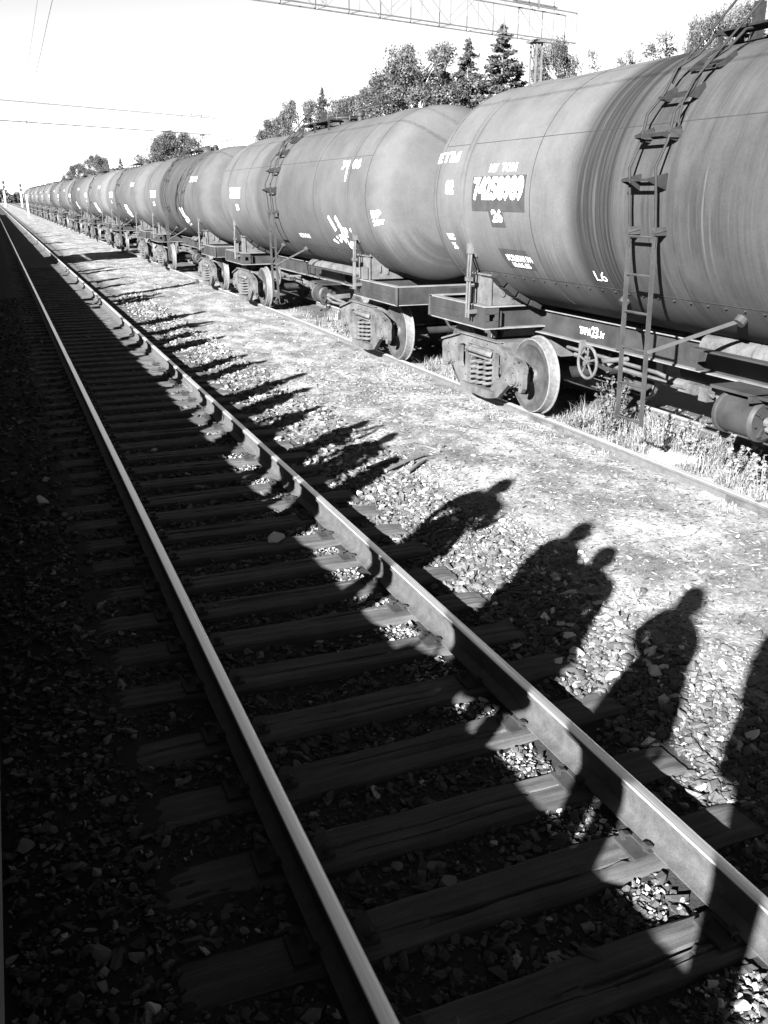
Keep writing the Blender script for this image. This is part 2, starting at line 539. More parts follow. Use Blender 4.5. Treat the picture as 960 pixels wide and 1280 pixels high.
def sleeper_mesh(seed):
    r = random.Random(seed)
    L, W, Hh = 2.75, 0.25, 0.17
    nxs, nys = 90, 14
    # crack lines running along the sleeper: (start, end, y, wobble, depth)
    cracks = []
    for c in range(r.choice((2, 3, 3))):
        a = r.uniform(-1.3, 0.2)
        cracks.append((a, a + r.uniform(0.7, 1.9), r.uniform(-0.07, 0.07), r.uniform(0, 6), r.uniform(0.015, 0.035)))
    xs = np.linspace(-L / 2, L / 2, nxs + 1)
    ysb = np.linspace(-W / 2, W / 2, nys + 1)
    def crack_y(c, x):
        return c[2] + 0.014 * math.sin(x * 2.1 + c[3]) + 0.006 * math.sin(x * 9 + c[3] * 2)
    vs, fs = [], []
    for i, x in enumerate(xs):
        # pull mesh lines on to the cracks so they stay narrow
        row = list(ysb)
        zz = [0.0] * (nys + 1)
        for c in cracks:
            if c[0] < x < c[1]:
                cy = crack_y(c, x)
                j = min(range(1, nys), key=lambda q: abs(row[q] - cy))
                row[j] = cy
                k = min(1, (x - c[0]) * 4, (c[1] - x) * 4)
                zz[j] = -c[4] * k
                for jj, sg in ((j - 1, -1), (j + 1, 1)):
                    if 0 < jj < nys and zz[jj] == 0:
                        row[jj] = cy + sg * (0.0035 + 0.004 * k)
        end = min(1, (L / 2 - abs(x)) * 12)
        for j in range(nys + 1):
            e = 0.0 if 0 < j < nys else -0.012 - 0.006 * math.sin(x * 7 + j)
            z = zz[j] + e + 0.003 * math.sin(x * 4 + j * 1.3 + seed) + 0.0015 * math.sin(x * 31 + j * 5)
            z -= 0.012 * (1 - end)
            vs.append((x, row[j] + (0.006 * math.sin(x * 3 + seed) if j in (0, nys) else 0), z))
    n1 = nys + 1
    for i in range(nxs):
        for j in range(nys):
            fs.append((i * n1 + j, (i + 1) * n1 + j, (i + 1) * n1 + j + 1, i * n1 + j + 1))
    base = len(vs)
    for i, x in enumerate(xs):
        vs.append((x, -W / 2 - 0.008, -Hh))
        vs.append((x, W / 2 + 0.008, -Hh))
    for i in range(nxs):
        fs.append((i * n1, base + 2 * i, base + 2 * i + 2, (i + 1) * n1))
        fs.append((i * n1 + nys, (i + 1) * n1 + nys, base + 2 * i + 3, base + 2 * i + 1))
    for i in (0, nxs):
        fs.append(tuple(i * n1 + j for j in range(n1)) + (base + 2 * i + 1, base + 2 * i))
    b = MB()
    b.add(vs, fs)
    return b.mesh('sleeper', M['sleeper'], smooth=25)
sl_meshes = [sleeper_mesh(s) for s in range(7)]
bp = MB()
bp.box((0, 0, 0), (0.36, 0.165, 0.018))
bp.box((-0.09, 0, 0.013), (0.02, 0.165, 0.012))
bp.box((0.09, 0, 0.013), (0.02, 0.165, 0.012))
plate_me = bp.mesh('tie_plate', M['iron'])
bs = MB()
bs.box((0, 0, 0.0), (0.018, 0.018, 0.05))
bs.prism([(-0.016, 0.02), (0.03, 0.018), (0.032, 0.028), (0.0, 0.038), (-0.016, 0.034)], -0.016, 0.016, 'xz')
spike_me = bs.mesh('spike', M['iron'])
SP, Y0 = 0.555, 2.80
R1 = random.Random(3)
for k in range(-5, 72):
    y = Y0 + k * SP + (R1.uniform(-0.035, 0.035) if k > 1 else R1.uniform(-0.01, 0.01))
    s = link('sleeper', sl_meshes[(k * 3 + 1) % 7], track, (TRK + R1.uniform(-0.04, 0.04), y, -0.198 - R1.uniform(0, 0.008)), (0, 0, rad(R1.uniform(-2.0, 2.0)) + (math.pi if k % 2 else 0)))
    if -2 <= k < 26:
        inv = s.matrix_basis.inverted()
        for sx in (-1, 1):
            p = link('tie_plate', plate_me, s)
            p.matrix_basis = inv @ Matrix.Translation((TRK + sx * 0.7975, y, -0.189))
            for dx, dy in ((-0.10, -0.05), (0.10, 0.05), (-0.145, 0.055), (0.145, -0.055)):
                q = link('spike', spike_me, s)
                q.matrix_basis = inv @ Matrix.Translation((TRK + sx * 0.7975 + dx, y + dy, -0.180)) @ Matrix.Rotation(0 if dx < 0 else math.pi, 4, 'Z')
bf = MB()
for k in range(72, 300):
    bf.box((TRK, Y0 + k * SP, -0.283), (2.75, 0.25, 0.17))
tag(bf.obj('far_sleepers', M['sleeper'], track), kind='stuff')

# siding under the train, sleepers buried in the dirt
TR2 = 7.0
track2 = tag(link('railway_track', None), 'dusty siding rails half buried in sand under the tank wagons', 'railway track')
rail(track2, TR2 - 0.7975, M['rail2'])
rail(track2, TR2 + 0.7975, M['rail2'])
def fishplate(y, parent, x):
    b = MB()
    for s in (-1, 1):
        b.prism([(s * 0.014, -0.052), (s * 0.034, -0.056), (s * 0.03, -0.13), (s * 0.05, -0.158), (s * 0.016, -0.15)], y - 0.4, y + 0.4, 'xz')
        for q in (-0.33, -0.2, -0.07, 0.07, 0.2, 0.33):
            b.tube([(s * 0.03 , y + q, -0.1), (s * 0.058, y + q, -0.1)], 0.016, 6)
    b.box((0, y, 0.003), (0.074, 0.05, 0.012))
    return b.obj('fishplate', M['dust'], parent, loc=(x, 0, 0))
fishplate(9.75, track2, TR2 - 0.7975)
fishplate(6.1, track2, TR2 - 0.7975)
fishplate(14.2, track, TRK + 0.7975)

# ------------------------------------------------------------------ stones
t_ = (1 + 5 ** 0.5) / 2
ICO_V = np.array([(-1, t_, 0), (1, t_, 0), (-1, -t_, 0), (1, -t_, 0), (0, -1, t_), (0, 1, t_), (0, -1, -t_), (0, 1, -t_), (t_, 0, -1), (t_, 0, 1), (-t_, 0, -1), (-t_, 0, 1)])
ICO_V /= np.linalg.norm(ICO_V[0])
ICO_F = np.array([(0, 11, 5), (0, 5, 1), (0, 1, 7), (0, 7, 10), (0, 10, 11), (1, 5, 9), (5, 11, 4), (11, 10, 2), (10, 7, 6), (7, 1, 8),
                  (3, 9, 4), (3, 4, 2), (3, 2, 6), (3, 6, 8), (3, 8, 9), (4, 9, 5), (2, 4, 11), (6, 2, 10), (8, 6, 7), (9, 8, 1)])
def rand_rot(n):
    q = rng.normal(size=(n, 4)); q /= np.linalg.norm(q, axis=1)[:, None]
    w_, x, y, z = q.T
    return np.stack([1 - 2 * (y * y + z * z), 2 * (x * y - z * w_), 2 * (x * z + y * w_), 2 * (x * y + z * w_), 1 - 2 * (x * x + z * z), 2 * (y * z - x * w_),
                     2 * (x * z - y * w_), 2 * (y * z + x * w_), 1 - 2 * (x * x + y * y)], -1).reshape(n, 3, 3)
CUBE_V = np.array([(x, y, z) for x in (-1, 1) for y in (-1, 1) for z in (-1, 1)], float) * 0.62
CUBE_F = np.array([(0, 1, 3), (0, 3, 2), (4, 6, 7), (4, 7, 5), (0, 4, 5), (0, 5, 1), (2, 3, 7), (2, 7, 6), (0, 2, 6), (0, 6, 4), (1, 5, 7), (1, 7, 3)])
def stones_arrays(P, size, tone, flat=0.7):
    """broken angular stones: half jittered blocks, half jittered icosahedra squeezed to wedges"""
    n = len(P)
    h = n // 2
    out_v, out_f, out_t, off = [], [], [], 0
    for (a, b, BV, BF, jit) in ((0, h, CUBE_V, CUBE_F, 0.42), (h, n, ICO_V, ICO_F, 0.0)):
        m = b - a
        if m == 0:
            continue
        k = len(BV)
        V = np.repeat(BV[None], m, 0)
        V = V + rng.uniform(-jit, jit, V.shape) if jit else V * rng.uniform(0.5, 1.2, (m, k, 1))
        V = V * (size[a:b, None, None] * np.stack([rng.uniform(0.8, 1.5, m), rng.uniform(0.55, 1.0, m), rng.uniform(0.35, 0.75, m)], -1)[:, None, :])
        V = np.einsum('nij,nkj->nki', rand_rot(m), V)
        V[:, :, 2] *= flat
        V += P[a:b, None, :]
        out_v.append(V.reshape(-1, 3)); out_f.append((BF[None] + (np.arange(m) * k)[:, None, None]).reshape(-1, 3) + off); out_t.append(np.repeat(tone[a:b], k))
        off += m * k
    return np.concatenate(out_v), np.concatenate(out_f), np.concatenate(out_t)
def sleeper_clear(x, y):
    """True where no sleeper of the near track lies"""
    k = (y - Y0) / SP
    d = np.abs(k - np.round(k)) * SP
    return (d > 0.135) | (x < TRK - 1.40) | (x > TRK + 1.40)
def rail_clear(x):
    return (np.abs(x - (TRK - 0.7975)) > 0.09) & (np.abs(x - (TRK + 0.7975)) > 0.09) & (np.abs(x - 6.2025) > 0.07)
chunks = []
def scatter(n, x0, x1, y0, y1, s0, s1, tone_fn, lift=0.25, bias=1.6, keep=None, flat=0.7):
    x = rng.uniform(x0, x1, n)
    y = y0 + (y1 - y0) * rng.uniform(0, 1, n) ** bias
    size = s0 + (s1 - s0) * rng.uniform(0, 1, n) ** 2.2
    ok = rail_clear(x) & sleeper_clear(x, y)
    if keep is not None:
        ok &= keep(x, y)
    x, y, size = x[ok], y[ok], size[ok]
    z = gz(x, y) + size * lift
    chunks.append(stones_arrays(np.stack([x, y, z], -1), size, tone_fn(x, y), flat))
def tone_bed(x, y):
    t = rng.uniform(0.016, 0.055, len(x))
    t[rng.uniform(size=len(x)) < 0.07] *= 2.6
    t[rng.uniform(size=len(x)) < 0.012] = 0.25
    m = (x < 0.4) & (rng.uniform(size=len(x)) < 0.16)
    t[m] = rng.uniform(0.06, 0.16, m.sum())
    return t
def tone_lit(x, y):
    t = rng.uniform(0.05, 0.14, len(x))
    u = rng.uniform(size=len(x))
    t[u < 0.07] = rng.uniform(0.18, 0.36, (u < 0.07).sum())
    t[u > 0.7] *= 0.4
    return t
def tone_shoulder(x, y):
    t = rng.uniform(0.03, 0.08, len(x))
    u = rng.uniform(size=len(x))
    m = u < 0.06 + 0.14 * np.clip((x - 3.2) / 0.8, 0, 1)
    t[m] = rng.uniform(0.2, 0.4, m.sum())
    return t
def tone_grit(x, y):
    t = rng.uniform(0.05, 0.16, len(x))
    u = rng.uniform(size=len(x))
    t[u < 0.3] = rng.uniform(0.16, 0.34, (u < 0.3).sum())
    return t
# ballast in the cribs and on the near side, bigger and thinner out with distance
scatter(15000, -0.3, 3.15, 1.2, 8.0, 0.012, 0.042, tone_bed, 0.3, 1.1)
scatter(9000, -0.3, 3.15, 1.2, 5.5, 0.006, 0.016, tone_bed, 0.9, 1.1)
scatter(9000, -0.3, 3.2, 8.0, 30, 0.02, 0.06, tone_bed, 0.25, 1.3)
# fine pale grit by the right rail
scatter(5500, 2.12, 2.44, 1.3, 12, 0.007, 0.02, tone_grit, 1.0, 1.2)
# shoulder on the sunny side
scatter(6500, 2.9, 3.8, 1.5, 9, 0.016, 0.048, tone_shoulder, 0.3, 1.15)
scatter(6500, 3.0, 4.2, 1.5, 9, 0.006, 0.018, tone_grit, 0.5, 1.15)
scatter(3800, 2.95, 4.0, 9, 30, 0.02, 0.06, tone_lit, 0.25, 1.3)
# grit and chips over the sandy strip
scatter(14000, 3.6, 6.1, 2.0, 12, 0.004, 0.013, tone_lit, 0.1, 1.1, flat=0.5)
scatter(800, 3.7, 6.1, 2.0, 14, 0.014, 0.038, tone_lit, 0.1, 1.1, flat=0.5)
scatter(4500, 3.9, 6.1, 12, 45, 0.01, 0.035, tone_lit, 0.15, 1.4, flat=0.6)
scatter(3000, 6.3, 8.5, 4, 16, 0.01, 0.03, tone_lit, 0.15, 1.1)
V = np.concatenate([c[0] for c in chunks])
offs = np.cumsum([0] + [len(c[0]) for c in chunks[:-1]])
F = np.concatenate([c[1] + o for c, o in zip(chunks, offs)])
T = np.concatenate([c[2] for c in chunks])
# bark, cinders and straw lying flat on the sandy strip
nfl = 9000
fx = rng.uniform(3.3, 6.1, nfl); fy = 1.8 + 14 * rng.uniform(0, 1, nfl) ** 1.3
okf = rail_clear(fx); fx, fy = fx[okf], fy[okf]; nfl = len(fx)
fa = rng.uniform(0, 6.283, nfl); fl_ = rng.uniform(0.008, 0.045, nfl); fw = fl_ * rng.uniform(0.06, 0.3, nfl)
ca, sa = np.cos(fa), np.sin(fa)
base = np.stack([fx, fy, gz(fx, fy) + 0.006], -1)
ax = np.stack([ca * fl_, sa * fl_, rng.uniform(-0.2, 0.2, nfl) * fl_], -1); ay = np.stack([-sa * fw, ca * fw, np.zeros(nfl)], -1)
FV = np.stack([base - ax - ay * 0.4, base + ay - ax * 0.2, base + ax, base - ay + ax * 0.1, base + np.array([0, 0, 0.004])], 1).reshape(-1, 3)
FF = (np.array([[0, 3, 4], [3, 2, 4], [2, 1, 4], [1, 0, 4]])[None] + (np.arange(nfl) * 5)[:, None, None]).reshape(-1, 3)
FT = np.where(rng.uniform(size=nfl) < 0.72, rng.uniform(0.008, 0.05, nfl), rng.uniform(0.15, 0.35, nfl))
F = np.concatenate([F, FF + len(V)]); V = np.concatenate([V, FV]); T = np.concatenate([T, np.repeat(FT, 5)])
gravel = link('gravel', raw_mesh('gravel', V, F, M['stones'], T), ground)
tag(gravel, kind='stuff')

def stone_mesh(seed, mat):
    b = bmesh.new()
    bmesh.ops.create_icosphere(b, subdivisions=2, radius=1.15)
    r = random.Random(seed)
    dirs = [Vector((r.gauss(0, 1), r.gauss(0, 1), r.gauss(0, 1))).normalized() for _ in range(8)]
    ds = [r.uniform(0.42, 0.75) for _ in dirs]
    for v in b.verts:                       # plane cuts give broken faces
        for d, k in zip(dirs, ds):
            t = v.co.dot(d)
            if t > k:
                v.co -= d * (t - k)
        v.co *= 1 + r.uniform(-0.03, 0.03)
    me = bpy.data.meshes.new('stone')
    b.to_mesh(me); b.free()
    me.materials.append(mat)
    return me
ST = {k: [stone_mesh(i * 7 + j, M[k]) for i in range(6)] for j, k in enumerate(('stone_dark', 'stone_mid', 'stone_white'))}
R2 = random.Random(11)
def put_stone(x, y, size, kind, lift=0.3):
    z = float(gz(x, y)) + size * lift
    o = link('stone', R2.choice(ST[kind]), ground, (x, y, z), (R2.uniform(-0.5, 0.5), R2.uniform(-0.5, 0.5), R2.uniform(0, 6.3)))
    o.scale = (size * R2.uniform(0.9, 1.3), size * R2.uniform(0.7, 1.0), size * R2.uniform(0.5, 0.75))
# singled-out stones (ground position read from the photograph)
for x, y, s, k, l in [(1.95, 7.33, 0.085, 'stone_white', 1.0), (3.95, 3.05, 0.085, 'stone_mid', .5), (4.0, 3.2, 0.05, 'stone_mid', .4), (3.62, 3.0, 0.06, 'stone_white', .4),
                      (3.55, 3.3, 0.055, 'stone_white', .5), (3.5, 4.1, 0.055, 'stone_white', .5), (3.66, 4.35, 0.06, 'stone_white', .4), (3.3, 4.75, 0.06, 'stone_white', .4),
                      (3.22, 4.55, 0.06, 'stone_white', .4), (3.25, 4.2, 0.05, 'stone_white', .4), (3.05, 4.5, 0.055, 'stone_white', .4), (4.1, 4.15, 0.055, 'stone_mid', .5),
                      (3.95, 3.75, 0.06, 'stone_mid', .4), (3.5, 2.75, 0.06, 'stone_mid', .4), (-0.22, 3.95, 0.055, 'stone_mid', .4), (0.1, 9.2, 0.09, 'stone_white', .5),
                      (0.05, 3.1, 0.05, 'stone_mid', .5), (0.2, 2.75, 0.045, 'stone_white', .4), (2.25, 1.95, 0.035, 'stone_white', .9), (0.35, 2.3, 0.05, 'stone_mid', .3),
                      (1.5, 2.95, 0.06, 'stone_mid', .5), (1.35, 3.15, 0.03, 'stone_mid', .5), (1.2, 2.25, 0.055, 'stone_mid', .5), (1.85, 2.35, 0.06, 'stone_dark', .5)]:
    put_stone(x, y, s, k, l)
n = 0
while n < 250:
    x = R2.uniform(-0.25, 4.6); y = 1.4 + 7.5 * R2.random() ** 1.3
    if not (bool(sleeper_clear(np.array(x), np.array(y))) and bool(rail_clear(np.array(x)))) or (3.0 > x > 0.4 and R2.random() < 0.35):
        continue
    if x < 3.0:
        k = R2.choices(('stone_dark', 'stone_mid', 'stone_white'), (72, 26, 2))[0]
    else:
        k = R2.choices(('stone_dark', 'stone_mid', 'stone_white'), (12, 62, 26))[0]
    put_stone(x, y, R2.uniform(0.026, 0.05) * (0.9 if x < 3 else (1.05 if x < 4 else 0.75)), k, 0.2)
    n += 1

# ------------------------------------------------------------------ platform on the left, people standing on it (seen by their shadows)
PZ = 1.10
PE = -0.195
platform = tag(link('platform', None), 'raised concrete platform edge beside the near track', 'platform')
bsl = MB()
bsl.box((0, 0, 0), (5.6, 2.985, 0.22))
slab_me = bsl.mesh('slab', M['concrete'])
bev = None
for k in range(-3, 22):
    s = link('slab', slab_me, platform, (PE - 2.8, 1.2 + k * 3.0, PZ - 0.11))
    if k < 4:
        bevel(s, 0.015)
bw_ = MB()
bw_.box((PE - 0.95, 29.2, 0.27), (0.25, 75, 1.24))
bw_.obj('support_wall', M['concrete'], platform)
bw_ = MB()
bw_.box((PE - 2.8, 120, PZ - 0.115), (5.6, 108, 0.21))
bw_.box((PE - 0.95, 120, 0.27), (0.25, 108, 1.24))
bw_.obj('far_slabs', M['concrete'], platform)

def make_person(seed, top_m, leg_m, arm='down', skirt=False, wide=1.0):
    """one skinned body facing +X (towards the track), feet at the origin, 1.72 m tall"""
    r = random.Random(seed)
    st = r.uniform(0.09, 0.15)
    P, E_, Rr = [], [], []
    def add(p, rad_, par=None):
        P.append(p); Rr.append(rad_)
        if par is not None:
            E_.append((par, len(P) - 1))
        return len(P) - 1
    pel = add((0, 0, 0.96), (0.14 * wide, 0.19 * wide))
    wa = add((0.01, 0, 1.10), (0.13 * wide, 0.18 * wide), pel)
    ch = add((0.01, 0, 1.29), (0.14 * wide, 0.20 * wide), wa)
    nb = add((0.0, 0, 1.44), (0.08, 0.13), ch)
    nk = add((0.015, 0, 1.51), 0.052, nb)
    hd = add((0.03, 0, 1.60), (0.095, 0.078), nk)
    ht = add((0.022, 0, 1.68), (0.075, 0.062), hd)
    hands = []
    for s in (-1, 1):
        sh = add((0, s * 0.21 * wide, 1.40), 0.075 * wide, nb)
        if arm == 'hip' and s == 1:
            el = add((-0.03, s * 0.40, 1.16), 0.045, sh); wr = add((0.06, s * 0.20, 1.02), 0.031, el); d = Vector((0.3, -s * 0.8, -0.4))
        elif arm == 'phone':
            el = add((0.14, s * (0.22 + 0.6 * (wide - 1)), 1.22), 0.05 * wide, sh); wr = add((0.36, s * 0.08, 1.44), 0.031, el); d = Vector((0.2, -s * 0.3, 0.9))
        elif arm == 'bent' and s == -1:
            el = add((-0.02, s * 0.28, 1.13), 0.045, sh); wr = add((0.22, s * 0.2, 1.14), 0.031, el); d = Vector((0.9, -s * 0.2, 0.1))
        else:
            el = add((-0.02, s * 0.25, 1.13), 0.045, sh); wr = add((0.04, s * 0.27, 0.90), 0.031, el); d = Vector((0.15, 0, -1))
        d.normalize()
        pm = Vector(P[wr]) + d * 0.075
        add(tuple(pm), (0.022, 0.036), wr)
        hands.append((pm, d, s))
        hp = add((0, s * 0.10, 0.90), 0.105, pel)
        kn = add((0.02, s * (st * 0.9), 0.50), 0.072, hp)
        an = add((-0.01, s * st, 0.09), 0.055, kn)
        add((0.15, s * (st + 0.03), 0.035), 0.036, an)
    me = bpy.data.meshes.new('body_cage')
    me.from_pydata(P, E_, [])
    o = bpy.data.objects.new('body_cage', me)
    COL.objects.link(o)
    o.modifiers.new('skin', 'SKIN')
    for i, q in enumerate(Rr):
        me.skin_vertices[0].data[i].radius = q if isinstance(q, tuple) else (q, q)
    me.skin_vertices[0].data[0].use_root = True
    sd = o.modifiers.new('sub', 'SUBSURF'); sd.levels = 2
    dg = bpy.context.evaluated_depsgraph_get()
    ev = o.evaluated_get(dg)
    m2 = bpy.data.meshes.new_from_object(ev)
    bpy.data.objects.remove(o)
    b = bmesh.new()
    b.from_mesh(m2)
    for mm in (top_m, leg_m, M['skin'], M['hair']):
        m2.materials.append(mm)
    for f in b.faces:
        c = f.calc_center_median()
        armz = abs(c.y) > 0.16
        f.material_index = 2 if c.z > 1.475 else (3 if c.z < 0.09 else (1 if c.z < 0.93 and not (armz and c.z > 0.7) else 0))
        f.smooth = True
    # hands: four fingers and a thumb, slightly curled
    ex = MB(); ex.mi = 2
    for pm, d, s in hands:
        side = d.cross(Vector((0, 1, 0)) if abs(d.y) < 0.7 else Vector((0, 0, 1))).normalized()
        inn = side.cross(d).normalized()
        for k, L in enumerate((0.068, 0.078, 0.072, 0.056)):
            a = pm + side * (k - 1.5) * 0.019 + d * 0.01
            ex.tube([a, a + d * L * 0.6, a + d * L * 1.0 - inn * s * 0.02, a + d * L * 1.15 - inn * s * 0.045], [0.009, 0.0085, 0.008, 0.006], 6)
        a = pm + side * 0.03 - d * 0.035
        ex.tube([a, a + side * 0.025 + d * 0.025, a + side * 0.03 + d * 0.06], [0.011, 0.0095, 0.007], 6)
    # face: nose, eyes, mouth, ears
    ex.tube([(0.118, 0, 1.625), (0.142, 0, 1.585), (0.122, 0, 1.575)], [0.008, 0.014, 0.01], 6)
    for s in (-1, 1):
        ex.tube([(0.03, s * 0.076, 1.63), (0.02, s * 0.092, 1.61), (0.03, s * 0.078, 1.575)], [0.008, 0.014, 0.008], 6)
        ex.mi = 3
        ex.tube([(0.112, s * 0.032 - 0.01, 1.622), (0.114, s * 0.032 + 0.01, 1.622)], 0.006, 6)
        ex.mi = 2
    ex.mi = 3
    ex.tube([(0.117, -0.02, 1.545), (0.122, 0, 1.543), (0.117, 0.02, 1.545)], 0.004, 5)
    if skirt:
        ex.mi = 1
        ex.lathe([(0.08, 1.14), (0.18, 1.06), (0.23, 0.9), (0.28, 0.52), (0.27, 0.51), (0.12, 0.95)], (0, 0, 0), 'z', 20)
    else:                                   # loose jacket hem
        ex.mi = 0
        ex.lathe([(0.08, 1.2), (0.17, 1.14), (0.215, 0.95), (0.225, 0.80), (0.2, 0.81), (0.12, 1.0)], (0, 0, 0), 'z', 18)
    off = len(b.verts)
    nv = [b.verts.new(p) for p in ex.v]
    for f, mi in zip(ex.f, ex.m):
        fc = b.faces.new([nv[i] for i in f]); fc.material_index = mi; fc.smooth = True
    b.to_mesh(m2); b.free()
    m2.name = 'person'
    hb = MB()
    hb.lathe([(0.001, 1.752), (0.05, 1.74), (0.082, 1.70), (0.094, 1.645), (0.09, 1.58), (0.07, 1.54), (0.06, 1.56)], (0.0, 0, 0), 'z', 18)
    hm = hb.mesh('hair', M['hair'], 60)
    for v in hm.vertices:
        if v.co.x > 0.02 and v.co.z < 1.66:
            v.co.x = 0.02
    return m2, hm
bag = MB()
bag.box((0, 0, 0.17), (0.13, 0.34, 0.3))
bag.tube([(0, -0.1, 0.31), (0, -0.07, 0.45), (0, 0.07, 0.45), (0, 0.1, 0.31)], 0.012, 6)
bag_me = bag.mesh('bag', M['cloth1'], 30)
KINDS_P = [make_person(1, M['cloth1'], M['cloth1'], 'down'), make_person(2, M['cloth2'], M['cloth1'], 'hip'), make_person(3, M['cloth3'], M['cloth1'], 'bent'),
           make_person(4, M['cloth1'], M['cloth2'], 'down', True), make_person(5, M['cloth2'], M['cloth2'], 'phone'), make_person(6, M['cloth3'], M['cloth2'], 'hip', True)]
SHX = math.cos(SHADOW_AZ) / math.tan(SUN_EL)       # shadow shift in x per metre of height
SHY = math.sin(SHADOW_AZ) / math.tan(SUN_EL)
# tip of each head's shadow on the ground (x, y), body height, which figure, bag
CROWD = [(4.62, 5.03, 1.73, 1, 0), (4.68, 6.57, 1.74, 0, 1), (4.52, 5.98, 1.62, 3, 0), (4.70, 8.04, 1.76, 2, 0), (4.37, 10.33, 1.70, 0, 0), (3.98, 9.3, 1.58, 3, 1),
         (4.29, 11.11, 1.68, 4, 0), (4.0, 12.22, 1.6, 5, 0), (4.25, 13.51, 1.68, 0, 0), (4.56, 14.71, 1.78, 2, 0), (4.27, 16.3, 1.7, 1, 1), (4.13, 17.04, 1.66, 3, 0),
         (4.28, 19.59, 1.7, 0, 0), (4.1, 20.6, 1.62, 5, 0), (4.6, 22.2, 1.75, 4, 0), (4.78, 24.04, 1.8, 0, 0), (4.5, 28.5, 1.75, 2, 0), (4.6, 29.3, 1.72, 0, 1),
         (4.3, 33.5, 1.7, 1, 0), (4.4, 36.0, 1.72, 3, 0), (4.7, 40.3, 1.76, 0, 0), (4.5, 41.4, 1.7, 2, 0), (4.8, 47.0, 1.78, 0, 0), (4.5, 58.0, 1.72, 1, 0),
         (4.4, 66.0, 1.7, 4, 0), (4.6, 67.0, 1.7, 0, 0), (4.5, 85.0, 1.72, 2, 0), (4.5, 86.0, 1.72, 3, 0), (4.6, 110.0, 1.75, 0, 0)]
ordw = ['first', 'second', 'third', 'fourth', 'fifth', 'sixth', 'seventh', 'eighth', 'ninth', 'tenth', 'eleventh', 'twelfth', 'thirteenth', 'fourteenth', 'fifteenth',
        'sixteenth', 'seventeenth', 'eighteenth', 'nineteenth', 'twentieth', 'twenty-first', 'twenty-second', 'twenty-third', 'twenty-fourth', 'twenty-fifth', 'twenty-sixth',
        'twenty-seventh', 'twenty-eighth', 'twenty-ninth', 'thirtieth']
look = ['dark jacket and trousers', 'grey jacket with one hand on the hip', 'pale jacket with one arm bent', 'dark jacket and grey skirt', 'grey clothes with both arms raised', 'pale top and skirt, hand on hip']
for i, (sx_, sy_, h, kd, bg_) in enumerate(CROWD):
    gzv = -0.16
    tall = PZ + h - gzv
    px, py = sx_ - tall * SHX, sy_ - tall * SHY
    bm_, hm_ = KINDS_P[kd]
    p = link('person', bm_, None, (px, py, PZ), (0, 0, rad(R2.uniform(-35, 35))))
    p.scale = (h / 1.75 * 1.08, h / 1.75 * 1.08, h / 1.75)
    link('hair', hm_, p)
    tag(p, f'person in {look[kd]}, {ordw[i]} shadow along the platform', 'person', 'people waiting along the platform edge')
    if bg_:
        tag(link('shoulder_bag', bag_me, None, (px + 0.05, py + 0.42, PZ), (0, 0, 0.2)), f'dark bag standing beside the {ordw[i]} person on the platform', 'bag', 'bags on the platform')
pm_, ph_ = make_person(8, M['cloth1'], M['cloth1'], 'down', False, 1.35)
p = link('person', pm_, None, (-0.46, -0.17, PZ), (0, 0, rad(-25)))
link('hair', ph_, p)
tag(p, 'person in dark clothes whose broad shadow is cut by the right edge', 'person', 'people waiting along the platform edge')
# waiting shelter further along the platform: its roof throws the broad shadow across the gravel
sh = tag(link('platform_shelter', None, None, (-1.9, 43.5, PZ)), 'small platform shelter that throws the broad shadow across the gravel', 'shelter')
b = MB()
for x in (-0.7, 0.7):
    for y in (-2.6, 0, 2.6):
        b = MB(); b.box((x, y, 1.3), (0.1, 0.1, 2.6)); b.obj('post', M['steel_mast'], sh)
b = MB(); b.prism([(-1.0, 2.6), (1.0, 2.75), (1.0, 2.87), (-1.0, 2.72)], -3.0, 3.0, 'xz'); b.obj('roof', M['frame'], sh)
b = MB(); b.box((-0.8, 0, 1.25), (0.06, 5.6, 2.3)); b.obj('back_wall', M['concrete'], sh)
b = MB(); b.box((-0.45, 0, 0.45), (0.4, 4.4, 0.05)); b.box((-0.45, -1.8, 0.22), (0.3, 0.06, 0.43)); b.box((-0.45, 1.8, 0.22), (0.3, 0.06, 0.43)); b.obj('bench', M['wood_dark'], sh)

# ------------------------------------------------------------------ tank wagons
TR, TZ, THALF, TDOME, PITCH_W = 1.40, 2.65, 5.26, 0.524, 12.02
MID0 = 7.15
def tank_r(y):
    a = abs(y)
    if a <= THALF - TDOME:
        return TR
    q = a - (THALF - TDOME)                  # dished end: knuckle of 0.4 m, crown of 4.5 m
    if q < 0.388:
        return 1.0 + math.sqrt(max(0.0, 0.16 - q * q))
    return math.sqrt(max(0.0, 20.25 - (q + 3.976) ** 2))
def on_tank(y, th, lift=0.0):
    """point of the shell at local y and angle th (degrees, 0 = side towards the platform, 90 = top)"""
    r = tank_r(y) + lift
    return Vector((-r * math.cos(rad(th)), y, TZ + r * math.sin(rad(th))))

